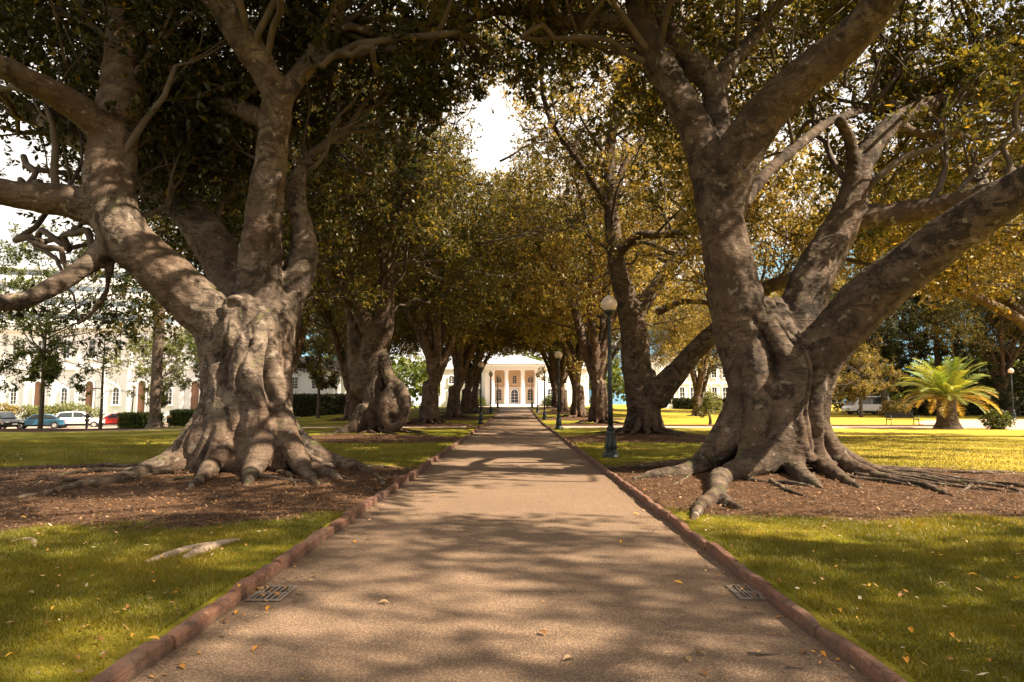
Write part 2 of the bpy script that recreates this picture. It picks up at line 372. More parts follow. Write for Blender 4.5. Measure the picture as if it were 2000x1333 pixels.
def kerb(side):
    mb = MB(); y = -1.0; rr = random.Random(3 if side < 0 else 5)
    k_ = .74 if side < 0 else .54
    prof = [(0, -.12), (0, .088), (.012, .103), (.04, .108), (.120, .108), (.142, .100), (.148, .06), (.148, -.12)]
    while y < 107:
        ln = rr.uniform(.75, 1.05) if y < 40 else 3.0
        jx, jz, tw = rr.uniform(-.018, .018), rr.uniform(-.016, .010), rr.uniform(-.012, .012)
        if side < 0 and 11.5 < y < 16.5: jx += -.06*math.exp(-(y-13.6)**2/1.6); jz += .05*math.exp(-(y-13)**2/.8)
        ns = max(3, int(ln/.14)) if y < 25 else 2
        rows = []
        for k in range(ns+1):
            yy = y + .007 + (ln-.014)*k/ns; e = .010 if (k == 0 or k == ns) else 0
            z0 = float(gz(0, yy)); wb = .006*math.sin(yy*3.7+side) + .005*math.sin(yy*9.1+2)
            row = []
            for (px_, pz) in prof:
                q = px_*k_ + (e if px_ < .05 else -e); zz = pz - (e if pz > .05 else 0)
                row.append((side*(2.0 + q + jx + wb*.7 + tw*(k/ns-.5)*2), yy, z0 + zz + jz + wb + rr.uniform(-.005, .004)))
            rows.append(row)
        n = len(prof); vs = [p for r_ in rows for p in r_]
        fs = [(i*n+j, i*n+(j+1) % n, (i+1)*n+(j+1) % n, (i+1)*n+j) for i in range(ns) for j in range(n)]
        fs += [tuple(range(n)), tuple(ns*n+j for j in range(n))[::-1]]
        mb.add(vs, fs, False); y += ln
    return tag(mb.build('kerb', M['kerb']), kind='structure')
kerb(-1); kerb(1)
mb = MB(); mb.box((15, 42.75, float(lawn(10, 42.7))+.03), (24.2, .14, .16)); tag(mb.build('kerb', M['kerb']), kind='structure')
mb = MB(); mb.box((-24.5, 42.6, -.18), (43, .14, .2), ry=R(0)); tag(mb.build('kerb', M['kerb']), kind='structure')

# hills far away ------------------------------------------------------
def hill(name, x0, x1, y, h, seed, mat):
    r = np.random.default_rng(seed); n = 60; mrow = 14; vs = []; ph = r.uniform(0, 6, 5)
    for j in range(mrow):
        v = j/(mrow-1)
        for i in range(n):
            u = i/(n-1); x = x0+(x1-x0)*u
            e = math.sin(math.pi*u)**.6*(.75+.12*math.sin(u*9+ph[0])+.07*math.sin(u*23+ph[1])+.03*math.sin(u*55+ph[2]))
            z = -5 + h*e*math.sin(v*math.pi/2)**1.2 + 4*math.sin(u*70+v*9+ph[3])*v + 3*math.sin(v*31+u*20)*v
            vs.append((x, y+v*500+40*math.sin(u*12+ph[4])*v, z))
    fs = [(j*n+i, j*n+i+1, (j+1)*n+i+1, (j+1)*n+i) for j in range(mrow-1) for i in range(n-1)]
    me = bpy.data.meshes.new(name); me.from_pydata(vs, [], fs); me.polygons.foreach_set('use_smooth', [True]*len(fs))
    return tag(mesh_obj(name, me, mat), kind='structure')
M['hill'] = pmat('hazy_mountain', (.10, .20, .28), .95, noise=.3, scale=.012, spec=0)  # the blue of distance haze is put into the base colour
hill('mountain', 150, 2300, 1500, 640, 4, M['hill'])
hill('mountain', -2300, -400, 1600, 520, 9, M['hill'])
#PART2
# ------------------------------------------------------------------ trees
def fuse(chains, voxel, name, mat, parent, smooth=8, lump=(.05, .5), fine=(.012, .09), flute=None):
    """chains (points, radii) fused into one continuous woody surface"""
    mb = MB()
    for pts, rad in chains:
        p, r = spline(pts, rad, sub=5)
        # rounded ends
        d0 = p[0]-p[1]; d0 /= np.linalg.norm(d0)+1e-9; d1 = p[-1]-p[-2]; d1 /= np.linalg.norm(d1)+1e-9
        p = np.vstack([p[0]+d0*r[0]*.5, p, p[-1]+d1*r[-1]*.5]); r = np.concatenate([[r[0]*.6], r, [r[-1]*.5]])
        v, f = tube(p, r, 12); mb.add(v, f)
    o = mb.build('tmp', None, None, fix=False)
    md = o.modifiers.new('r', 'REMESH'); md.mode = 'VOXEL'; md.voxel_size = voxel; md.use_smooth_shade = True
    md = o.modifiers.new('s', 'SMOOTH'); md.factor = .5; md.iterations = smooth
    for k, (st, sz) in enumerate((lump, fine)):
        if st:
            tx = bpy.data.textures.new(name, 'CLOUDS'); tx.noise_scale = sz; tx.noise_depth = 3
            md = o.modifiers.new('d', 'DISPLACE'); md.texture = tx; md.strength = st*2; md.mid_level = .5; md.texture_coords = 'LOCAL'
    dg = bpy.context.evaluated_depsgraph_get(); dg.update()
    me = bpy.data.meshes.new_from_object(o.evaluated_get(dg)); me.name = name
    bpy.data.objects.remove(o); me.materials.clear()
    if flute:      # grooves between the fused stems of the trunk
        n, A, z1, ph, rmax = flute; N = len(me.vertices); v = np.empty(N*3, np.float32); me.vertices.foreach_get('co', v); v = v.reshape(-1, 3)
        r = np.hypot(v[:, 0], v[:, 1]); th = np.arctan2(v[:, 1], v[:, 0]); z = v[:, 2]
        t_ = th + .16*np.sin(z*1.5+ph) + .09*np.sin(z*3.3+ph*2) + .10*np.sin(th*3+ph)
        g = np.abs(np.sin(t_*n/2+ph)); g2 = np.abs(np.sin(t_*n*.5*1.62+z*.5+ph*3))
        dep = A*((1-np.clip(g/.62, 0, 1))**1.3 + .45*(1-np.clip(g2/.4, 0, 1))**1.3)*(1-sst(z1*.68, z1, z))*(1-sst(rmax, rmax*1.5, r))*sst(.25, .6, r)*(.55+.45*np.sin(z*1.1+th*2+ph))*sst(-.1, .25, z)
        k = 1-dep/np.maximum(r, .2); v[:, 0] *= k; v[:, 1] *= k; me.vertices.foreach_set('co', v.reshape(-1)); me.update()
    me.polygons.foreach_set('use_smooth', [True]*len(me.polygons))
    return mesh_obj(name, me, mat, parent)

def roots(cx, cy, R0, H, n, rr, reach=2.2, front=1.0, angs=None, thick=.30):
    """buttress strands that run from the fork down the trunk and out over the soil"""
    ch = []
    for k in range(n):
        a = angs[k] if angs else 2*math.pi*(k + rr.uniform(-.25, .25))/n
        tw = rr.uniform(-.25, .25); L_ = reach*rr.uniform(.6, 1.25); th = thick*rr.uniform(.8, 1.15)
        pts = []; rad = []
        def q(r_, da, z): pts.append((cx + r_*math.cos(a+da), cy + r_*math.sin(a+da), z))
        zg = lambda r_, da: float(lawn(cx + r_*math.cos(a+da), cy + r_*math.sin(a+da)))
        q(R0*.50, tw+.1, H); rad.append(th*1.2)
        q(R0*.62, tw, H*.72); rad.append(th*1.15)
        q(R0*.74, tw*.6, H*.46); rad.append(th*1.05)
        q(R0*.90, tw*.2, H*.26); rad.append(th*.95)
        q(R0*1.18, 0, H*.12); rad.append(th*.72)
        q(R0*1.18+L_*.22, rr.uniform(-.06, .06), zg(R0*1.3, 0)+.10); rad.append(th*.50)
        w1 = rr.uniform(-.16, .16)
        q(R0*1.18+L_*.50, w1, zg(R0*1.6, w1)+.03); rad.append(th*.32)
        q(R0*1.18+L_*.80, w1*1.6, zg(R0*2, w1)+.00); rad.append(th*.20)
        q(R0*1.18+L_*1.1, w1*1.2, zg(R0*2, w1)-.06); rad.append(th*.10)
        ch.append((pts, rad))
        if rr.random() < .7:       # side root
            s = rr.choice((-1, 1)); e = rr.uniform(.25, .5)
            b0 = pts[5]; r2 = R0*1.18+L_*.55; r3 = R0*1.18+L_*.95
            p1 = (cx+r2*math.cos(a+s*e*.6), cy+r2*math.sin(a+s*e*.6)); p2 = (cx+r3*math.cos(a+s*e), cy+r3*math.sin(a+s*e))
            ch.append(([b0, (*p1, float(lawn(*p1))+.02), (*p2, float(lawn(*p2))-.06)], [th*.38, th*.24, th*.1]))
    return ch

def surface_roots(root, cx, cy, specs, rr):
    """thin roots snaking over the soil, each a part of its tree"""
    off = Vector(root.location)
    for a, r0, ln, th in specs:
        x, y = cx+r0*math.cos(a), cy+r0*math.sin(a); h = a; pts = []; n = 9
        for k in range(n):
            pts.append((x-off.x, y-off.y, float(lawn(x, y)) + th*(.45 - .9*(k/n)**2 + .35*math.sin(k*1.7+a*3)) - off.z)); h += rr.normal(0, .30); x += ln/n*math.cos(h); y += ln/n*math.sin(h)
        p_, r_ = spline(pts, list(np.linspace(th, th*.25, n)*rr.uniform(.75, 1.25, n)), sub=4)
        mb = MB(); mb.tube(p_, r_, 8); mb.build('surface_root', M['bark'], root, fix=False)
def norm(v): return v/(np.linalg.norm(v)+1e-9)
def grow(seeds, rr, levels=4, l0=2.6, spread=.75, up=.12, ok=None, kids=3, out_r=.30):
    """recursive limbs. seeds: (pos, dir, radius, length). returns (tubes, tips)"""
    tubes = []; tips = []
    stack = [(np.array(p, float), norm(np.array(d, float)), r, l, 0) for p, d, r, l in seeds]
    while stack:
        p, d, r, l, lv = stack.pop()
        pts = [p]; q = p.copy(); dd = d.copy(); ns = 4
        for k in range(ns):
            dd = norm(dd + rr.normal(0, .20, 3) + np.array([0, 0, up])*(.6 if lv < 2 else -.15)); q = q + dd*l/ns; pts.append(q.copy())
        if ok is not None and (not ok(q) or (lv == 0 and p[1] < 13.9 and p[2] < 2.2+.6*p[1])): continue
        r1 = max(r*.55, .006)
        tubes.append((pts, np.linspace(r, r1, ns+1), lv))
        if lv >= levels-1:
            tips.append((q, dd)); tips.append((pts[3], dd)); tips.append((pts[2], norm(dd+rr.normal(0, .5, 3)))); continue
        if lv >= levels-2: tips.append((q, dd))
        for k in range(kids + (1 if rr.random() < .5 else 0)):
            b = pts[-1] if k == 0 else pts[rr.integers(2, ns+1)]
            side = rr.normal(0, 1, 3); side[2] *= .65; side = norm(side - dd*np.dot(side, dd))
            nd_ = norm(dd*(1 if k == 0 else .75) + side*spread*rr.uniform(.5, 1.2)*(.6 if k == 0 else 1))
            stack.append((b, nd_, r1*(.95 if k == 0 else .7), l*rr.uniform(.62, .82), lv+1))
    return tubes, tips
def leaves(tips, rr, per=9, size=.17, jit=.28, pal='fig', ros=2, droop=.1, width=.46):
    C = np.array([q for q, d in tips]); D = np.array([d for q, d in tips]); n = len(C)*ros
    C = np.repeat(C, ros, 0) + rr.normal(0, jit, (n, 3)); D = np.repeat(D, ros, 0)
    tone = np.repeat(rr.random(n), per)
    C = np.repeat(C, per, 0); D = np.repeat(D, per, 0); N = len(C)
    d = D*.5 + rr.normal(0, .75, (N, 3)); d[:, 2] -= droop; d /= np.linalg.norm(d, axis=1)[:, None]
    up = rr.normal(0, .55, (N, 3)) + np.array([0, 0, 1.]); s = np.cross(d, up); s /= np.linalg.norm(s, axis=1)[:, None]+1e-9
    nn = np.cross(s, d)
    L_ = size*rr.uniform(.7, 1.25, N)[:, None]; W = L_*width*.5
    b = C + d*L_*.12; cur = nn*L_*rr.uniform(-.12, .12, N)[:, None]
    V = np.stack([b, b+d*L_*.5+s*W+cur, b+d*L_*1.0, b+d*L_*.5-s*W+cur], 1)
    u = rr.random(N)*.55 + tone*.45
    pals = {'fig': [(0, (.028, .034, .009)), (.35, (.055, .058, .013)), (.6, (.095, .083, .018)), (.8, (.17, .13, .024)), (1, (.30, .19, .03))],
            'shade': [(0, (.014, .019, .007)), (.5, (.027, .032, .009)), (.8, (.065, .054, .012)), (1, (.24, .15, .025))],  # darker leaf tones, with the near left crown's shade put into the colour
            'gold': [(0, (.06, .055, .014)), (.3, (.12, .10, .028)), (.6, (.23, .18, .05)), (.85, (.36, .26, .07)), (1, (.48, .29, .05))],
            'green': [(0, (.025, .04, .008)), (.5, (.06, .085, .014)), (1, (.16, .17, .02))],
            'dark': [(0, (.012, .02, .008)), (.5, (.03, .04, .012)), (1, (.09, .08, .016))],
            'pale': [(0, (.08, .10, .03)), (1, (.20, .21, .07))]}[pal]
    c = np.stack([np.interp(u, [a for a, _ in pals], [k[i] for _, k in pals]) for i in range(3)], 1)
    c *= rr.uniform(.75, 1.25, N)[:, None]
    return V, c
def branch_mesh(tubes, name, mat, parent, maxlv=9, dense=False):
    mb = MB()
    for pts, rad, lv in tubes:
        if lv > maxlv: continue
        v, f = tube(pts, rad, 8 if lv == 0 else (6 if lv == 1 else (4 if lv == 2 else 3))); mb.add(v, f, True)
    return mb.build(name, mat, parent, fix=False)
def loc(o, V):      # world array to the thing's own frame
    return V - np.array(o.location)

def hang(seeds, chains, rr, ok=None):
    """branches that carry every outlying pad of foliage from the nearest limb"""
    L_ = []
    for pts, rad in chains:
        p, r = spline(pts, rad, sub=4); L_ += [(a, b) for a, b in zip(p, r) if a[2] > 3.0]
    A = np.array([a for a, _ in L_]); B = np.array([b for _, b in L_]); tb = []
    for p, d, r, l in seeds:
        if ok is not None and not ok(p): continue
        p = np.array(p, float); dist = np.linalg.norm(A-p, axis=1) + np.maximum(A[:, 2]-p[2]+.5, 0)*2
        i = int(np.argmin(dist))
        if np.linalg.norm(A[i]-p) < .3: continue
        a = A[i]; v = p-a; n = 7; pts = []
        for k in range(n+1):
            u = k/n; pts.append(a + v*u + np.array([0, 0, np.linalg.norm(v)*.10])*math.sin(math.pi*u) + (rr.normal(0, .10, 3) if 0 < k < n else 0))
        r0 = min(B[i]*.5, .026+.017*np.linalg.norm(v)); p2, r2 = spline(pts, np.linspace(r0, r, n+1), sub=2); tb.append((list(p2), r2, 0))
    return tb
def fig(name, x, y, chains, seeds, label, group, rr, vox=.05, leafn=(9, 2, .17), pal='fig', ok=None, levels=4, extra=(), lump=(.05, .5), fine=(.012, .09), mat='bark', maxlv=9, l0=2.6, jit=.28, smooth=8, sroots=(), flute=(8, .16, 3.4, 0.0, 1.1)):
    root = empty(name, (x, y, float(lawn(x, y)))); tag(root, label, 'tree', group)
    off = np.array(root.location)
    ch = [([tuple(np.array(tuple(p))-off) for p in pts], rad) for pts, rad in chains]
    fuse(ch, vox, 'trunk', M[mat], root, lump=lump, fine=fine, smooth=smooth, flute=flute)
    surface_roots(root, x, y, sroots, rr)
    tb, tips = grow(seeds, rr, levels=levels, ok=ok, l0=l0)
    tb += hang(seeds, chains, rr, ok)
    tb = [([p-off for p in pts], rad, lv) for pts, rad, lv in tb]
    branch_mesh(tb, 'branches', M['twig'], root, maxlv)
    tips = [(q, d) for q, d in tips if ok is None or ok(q)] + list(extra)
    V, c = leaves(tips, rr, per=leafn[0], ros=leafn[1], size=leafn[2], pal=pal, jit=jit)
    quad_mesh('crown', V-off, c, mat=M['leaf'], parent=root)
    return root
def seeds_along(pts, rad, rr, n, start=.3, l=(2.0, 3.2), upb=.35, rs=.35, tip=True, maxr=.09):
    """branch seeds along a limb, plus one carrying on from its tip"""
    p, r = spline(pts, rad, sub=6); out = []; m = len(p)
    for k in range(n):
        i = int((start + (1-start)*(k+rr.random()*.8)/n)*(m-1)); i = min(i, m-2); t = norm(p[i+1]-p[i])
        s = rr.normal(0, 1, 3); s = norm(s - t*np.dot(s, t)); s[2] = abs(s[2])*.6 + upb
        out.append((p[i], norm(s + t*.4), min(max(r[i]*rs, .02), maxr), rr.uniform(*l)))
    if tip: out.append((p[-1], norm(p[-1]-p[-2]), r[-1], rr.uniform(*l)))
    return out
def px(nodes, d0, ctrl=1333.0):
    """nodes (px,py,half-width px, extra depth) -> points and radii in metres"""
    pts = []; rad = []
    for n in nodes:
        d = d0 + (n[3] if len(n) > 3 else 0)
        if d0 < 20 and n[1] > 918 and n[2] < 30:        # a root lying on the soil: its distance follows from the ground
            for _ in range(5):
                q = P(n[0], n[1], d); zt = float(lawn(q.x, q.y)) + .25*n[2]*d/1333; d *= (CAM.z-zt)/(CAM.z-q.z)
        pts.append(tuple(P(n[0], n[1], d))); rad.append(n[2]*d/1333)
    return pts, rad

def keep(q):                # foliage stays clear of the walk, of head height and of the viewpoint
    x, y, z = q
    if z < 3.2: return False
    if y > 3 and z > 1.5 + .62*y and False: return False
    if math.dist((x, y, z), (0, 0, 1.5)) < 6.5: return False
    if abs(x) < 2.0 and y < 34 and z < 9.0: return False
    if abs(x) < 4.5 and z < 4.2: return False
    if abs(x) < 3.6 and y > 22 and z < 3.5 + .05*y: return False
    return True
def gap(q):                 # the open slot of sky between the two rows
    x, y, z = q
    return not (-2.6 < x < -.1 and 19 < y < 60 and 1.5 + .345*y < z < 1.5 + .455*y)
SG = [((-5.0, 13.4, .9), 1.0), ((-5.1, 13.5, 2.6), 1.0), ((-5.2, 13.6, 4.2), .7), ((-8.0, 13.8, 5.2), .5), ((0, 18, 0), 1.2), ((-.6, 23, 0), 1.2), ((4.3, 11.5, .3), .7), ((-5.5, 9.5, 0), .9), ((.6, 10.5, 0), .8)]
SDV = np.array(sdir)
def sunlit(q):              # openings cut into the crowns so that the sun reaches the trunk and the walk
    for a, r in SG:
        v = np.array(q) - np.array(a); t_ = float(v @ SDV)
        if t_ > 3 and np.linalg.norm(v - t_*SDV) < r: return False
    return True
near_ok = lambda q: keep(q) and gap(q) and sunlit(q)
rr = np.random.default_rng(11); pr_ = random.Random(4)

clear_front = lambda q: near_ok(q) and not (q[1] < 13.8 and q[2] < 2.2 + .60*q[1])     # the near limbs stand bare in front of their crowns
# ---- first tree on the left
D = 14.8; cx, cy = TREES_L[0]
limbs = [
 px([(470,780,75,0),(450,700,58,-.1),(430,640,52,-.2),(375,585,50,-.4),(300,515,47,-.6),(240,455,47,-.7),(214,370,48,-.6),(222,280,45,-.4),(237,190,42,-.1),(246,90,38,.2),(246,0,35,.5),(240,-140,30,1.0)], D),
 px([(500,800,70,.1),(512,700,56,.2),(515,620,50,.3),(507,540,44,.3),(512,460,39,.2),(520,390,35,.1),(529,310,32,0),(537,240,31,-.1),(545,185,32,-.2)], D),
 px([(545,200,28,-.2),(515,135,29,-.4),(470,70,31,-.7),(430,-5,30,-1.0),(380,-110,27,-1.4)], D),
 px([(545,200,24,-.2),(578,155,20,0),(615,108,18,.3),(648,60,17,.6),(663,0,16,.9),(664,-110,14,1.3)], D),
 px([(512,800,50,.5),(525,700,46,.5),(546,620,36,.6),(578,550,33,.8),(594,490,28,.9),(590,440,21,1.0),(578,380,18,1.0),(590,330,14,1.1),(612,300,9,1.2)], D),
 px([(480,640,45,.8),(450,540,42,1.6),(400,455,38,2.2),(340,385,33,2.8),(275,330,28,3.3),(190,290,24,4.0),(90,240,20,5)], D),
 px([(220,480,30,-.6),(175,515,20,-.9),(120,550,18,-1.3),(60,582,17,-1.7),(0,592,17,-2.1),(-80,590,14,-2.6)], D),
 px([(215,420,36,-.5),(140,395,34,-.7),(60,385,30,-1.0),(-20,370,26,-1.4),(-140,340,20,-2)], D),
 px([(222,280,34,-.4),(170,225,30,-.9),(100,180,27,-1.5),(20,140,24,-2.2),(-80,90,18,-3)], D),
 px([(528,240,20,-.1),(470,215,18,.6),(400,190,16,1.2),(330,170,14,2.0),(270,185,10,2.6)], D),
 px([(222,490,10,-.6),(212,540,6,-.7),(207,572,5,-.6),(182,608,4,-.5),(152,634,3,-.4)], D),
]
fl = [ # roots seen from the front, laid on the soil
 px([(426,740,30,-.35),(420,800,32,-.6),(394,855,38,-.8),(352,895,31,-.95),(292,920,21,-1.0),(225,939,12,-1.0),(160,948,8,-1.1),(90,962,5,-1.4),(20,975,3,-1.8)], D),
 px([(428,700,26,-.6),(440,780,26,-.85),(425,850,28,-.95),(412,890,28,-1.0),(400,915,26,-1.05)], D),
 px([(470,690,26,-.8),(474,760,24,-.95),(462,840,22,-1.0),(455,880,22,-1.0),(448,915,19,-1.05)], D),
 px([(505,660,28,-.55),(510,740,28,-.85),(506,810,28,-1.0),(500,875,28,-1.05),(492,915,27,-1.1)], D),
 px([(526,690,26,-.35),(532,760,26,-.75),(540,830,25,-.95),(542,880,26,-1.0),(538,916,26,-1.05)], D),
 px([(540,730,24,-.1),(548,790,24,-.45),(560,850,24,-.7),(584,895,24,-.85),(612,918,18,-.9),(655,930,9,-1.0)], D),
 px([(535,800,30,.1),(572,855,28,.1),(618,890,22,0),(665,906,16,-.1),(705,915,10,-.4),(735,928,5,-.9),(752,950,4,-1.6)], D),
 px([(370,915,16,-1.0),(430,910,20,-1.15),(470,908,22,-1.2),(510,905,22,-1.15),(560,898,20,-.9),(600,900,14,-.8)], D),
 px([(385,880,18,-.8),(440,890,20,-1.0),(500,885,22,-1.05),(560,880,20,-.8)], D),
 px([(515,800,26,-1.0),(518,855,26,-1.2),(505,895,25,-1.5),(492,925,17,-1.8),(484,942,8,-2.2)], D),
 px([(552,810,22,-.8),(566,865,22,-1.1),(586,902,20,-1.3),(604,928,12,-1.6),(618,942,6,-1.9)], D),
 px([(438,820,24,-.9),(432,875,24,-1.2),(412,912,20,-1.5),(392,936,12,-1.8),(372,952,6,-2.2)], D),
 px([(440,660,26,-.7),(418,700,22,-.6),(412,760,22,-.5)], D),
 px([(455,640,20,-.9),(475,700,16,-1.0),(500,760,14,-1.15),(530,830,12,-1.15)], D),
]
fl += roots(cx, cy, .74, 3.0, 6, pr_, reach=1.8, angs=[.2, .9, 1.6, 2.3, 2.9, 3.5], thick=.24)
def bury(fl):
    out_ = []
    for pts, rad in fl:
        a, b = np.array(pts[0]), np.array(pts[1])
        if a[2] > 1.6: pts = [tuple(a + np.array([0, .55, .65]))] + list(pts); rad = [rad[0]*.9] + list(rad)
        e, f_ = np.array(pts[-1]), np.array(pts[-2]); d = e-f_; d[2] = 0; L_ = np.linalg.norm(d)+1e-6; d /= L_
        if e[2] < .6 and .05 < rad[-1] < .17:
            pts = list(pts) + [tuple(e + d*.28 + np.array([0, 0, -.06])), tuple(e + d*.60 + np.array([0, 0, -.16]))]; rad = list(rad) + [rad[-1]*.62, .03]
        out_.append((pts, rad))
    return out_
fl = bury(fl)
# the burl with its hollow eye
bc = np.array(P(455, 604, D-.80)); ring = [tuple(bc + np.array([.20*math.cos(a), -.05*math.sin(a)+.10, .24*math.sin(a)])) for a in np.linspace(0, 2*math.pi, 10)]
chains = limbs + fl + [(ring, [.08]*10), ([tuple(bc+np.array([0,.65,0])), tuple(bc+np.array([0,.44,-.04])), tuple(bc+np.array([-.02,.42,-.3]))], [.46, .36, .34])]
sd_ = []
for i, n in ((0, 7), (2, 6), (3, 5), (5, 7), (6, 1), (7, 6), (8, 7), (9, 5)):
    sd_ += seeds_along(*limbs[i], rr, n, start=.45 if i == 0 else .3)
sd_ += seeds_along(*limbs[4], rr, 3, start=.7, l=(1.6, 2.2))
for p_ in ((-9, 11, 7.4), (-10.5, 14, 5.8), (-10.4, 14, 4.9), (-11, 15.5, 5.2), (-12, 17, 5.4), (-11, 15, 6.8), (-9.8, 12.5, 6.2), (-12, 17, 6.5), (-10, 16.5, 7.5), (-11.5, 13.5, 7.6), (-11, 14, 8.2), (-7, 9, 8.4), (-4, 12, 9.4), (-9.5, 17.5, 9), (-5, 18, 10.2), (-12.5, 16, 9), (-8.5, 20, 8.2), (-3, 16, 10.6), (-1, 17.5, 11), (-3, 14, 9.1), (-1.5, 14, 9.4), (-2.5, 16.5, 10.4), (-.5, 17, 10.6), (-2, 15, 9.6), (-4, 19, 11), (-6, 21, 10), (-10, 21, 9), (-6, 9, 12.5), (-9, 8, 12), (-3.5, 10, 13), (-8, 12, 13.5), (-5, 13, 14), (-11, 11, 12), (-3, 7.5, 11.5), (-7, 15, 14.5), (-3.2, 21, 9.5), (-4.6, 22, 9)):  # the highest pads, above the view, are added to shade the limbs
    sd_.append((p_, (rr.normal(), rr.normal(), .2), .07, 2.8))
for k in range(16): sd_.append(((rr.uniform(-13.5, -2.5), rr.uniform(15.5, 21), rr.uniform(6.8, 13)), (rr.normal(), rr.normal(), .1), .05, 2.6))
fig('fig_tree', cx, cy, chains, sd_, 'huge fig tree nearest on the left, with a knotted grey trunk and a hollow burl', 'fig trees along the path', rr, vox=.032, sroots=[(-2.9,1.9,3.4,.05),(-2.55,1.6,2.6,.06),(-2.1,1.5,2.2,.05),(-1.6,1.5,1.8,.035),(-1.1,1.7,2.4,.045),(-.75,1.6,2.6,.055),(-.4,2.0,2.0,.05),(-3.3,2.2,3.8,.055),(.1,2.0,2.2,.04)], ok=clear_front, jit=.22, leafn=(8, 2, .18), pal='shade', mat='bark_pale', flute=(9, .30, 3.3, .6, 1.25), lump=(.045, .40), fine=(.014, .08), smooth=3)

# ---- first tree on the right
D = 14.5; cx, cy = TREES_R[0]
limbs = [
 px([(1488,830,52,0),(1466,720,54,-.1),(1445,620,56,-.2),(1425,520,48,-.2),(1405,420,44,-.1),(1395,350,44,0)], D),
 px([(1390,340,40,0),(1352,240,34,.2),(1302,150,32,.4),(1262,70,30,.7),(1245,0,25,1.0),(1240,-110,20,1.5)], D),
 px([(1405,330,34,.2),(1398,240,27,.4),(1392,170,25,.6),(1340,110,28,.9),(1292,50,26,1.2),(1258,-30,22,1.6)], D),
 px([(1395,190,18,.6),(1420,130,17,1.0),(1455,95,14,1.5),(1500,40,11,2.2)], D),
 px([(1415,420,40,-.1),(1440,310,46,-.3),(1490,230,44,-.6),(1560,160,42,-1.0),(1640,95,40,-1.5),(1705,25,36,-2.0),(1755,-50,32,-2.5),(1800,-150,28,-3.1)], D),
 px([(1450,395,16,.3),(1500,335,12,.8),(1560,285,11,1.3),(1620,240,9,1.9),(1700,210,7,2.6)], D),
 px([(1520,790,52,.3),(1540,690,46,.4),(1575,575,43,.6),(1610,500,38,.8),(1645,440,34,1.0),(1668,380,30,1.1),(1685,315,25,1.2),(1740,245,20,1.4),(1820,205,18,1.7),(1900,180,15,2.1),(2010,165,12,2.8)], D),
 px([(1660,425,26,1.0),(1735,420,23,.9),(1820,405,21,.6),(1890,385,17,.2),(1960,360,12,-.2)], D),
 px([(1672,330,14,1.1),(1660,275,12,.9),(1640,235,11,.6)], D),
 px([(1535,860,56,-.1),(1562,770,56,-.2),(1598,700,50,-.4),(1646,640,50,-.6),(1700,580,50,-.9),(1770,525,47,-1.3),(1850,465,45,-1.8),(1930,410,43,-2.3),(2010,360,40,-2.8),(2120,280,36,-3.6)], D),
 px([(1255,55,20,.8),(1180,42,15,1.2),(1100,45,13,1.6),(1050,35,11,2.0),(985,22,9,2.5),(930,38,6,3.0)], D),
 px([(1740,240,14,1.4),(1800,262,9,1.5),(1860,262,8,1.7),(1905,275,5,1.9)], D),
]
fl = [
 px([(1452,720,32,-.2),(1448,800,34,-.4),(1415,860,34,-.5),(1380,900,26,-.4),(1335,922,17,-.4),(1280,930,10,-.3),(1235,935,5,-.4)], D),
 px([(1525,720,30,-.7),(1532,800,28,-.95),(1525,870,30,-1.1),(1490,905,26,-1.3),(1445,918,23,-1.6),(1405,938,20,-2.1),(1400,968,17,-3.0),(1372,985,14,-3.7),(1357,1008,9,-4.6)], D),
 px([(1398,965,14,-2.8),(1425,985,12,-3.4),(1450,996,5,-3.9)], D),
 px([(1555,700,26,-.8),(1556,780,26,-1.0),(1552,860,24,-1.1),(1552,910,20,-1.3),(1580,940,14,-1.5),(1600,950,7,-1.8)], D),
 px([(1590,720,24,-.6),(1582,800,26,-.9),(1584,870,24,-1.0),(1612,912,18,-1.1),(1645,935,13,-1.4),(1670,948,6,-1.6)], D),
 px([(1600,770,20,-.2),(1600,820,22,-.5),(1612,865,24,-.7),(1642,900,20,-.8),(1690,924,15,-.9),(1740,938,11,-1.1),(1800,948,8,-1.6),(1845,965,5,-2.1)], D),
 px([(1575,800,36,.1),(1610,870,28,.1),(1670,905,18,0),(1730,925,10,-.3),(1850,940,7,-1.0),(1950,950,5,-1.7),(2010,965,3,-2.2)], D),
 px([(1480,700,34,-.6),(1482,790,28,-.9),(1468,870,26,-1.0),(1448,925,18,-1.3)], D),
 px([(1510,650,26,-.6),(1545,740,18,-1.0),(1560,830,14,-1.2),(1575,890,12,-1.2)], D),
]
fl += roots(cx, cy, .72, 3.0, 6, pr_, reach=2.0, angs=[0, .7, 1.4, 2.1, 2.8, 3.4], thick=.25)
fl = bury(fl); chains = limbs + fl
sd_ = []
for i, n in ((1, 5), (2, 5), (3, 4), (4, 8), (5, 5), (6, 8), (7, 5), (9, 7), (10, 6)):
    sd_ += seeds_along(*limbs[i], rr, n, start=.45)
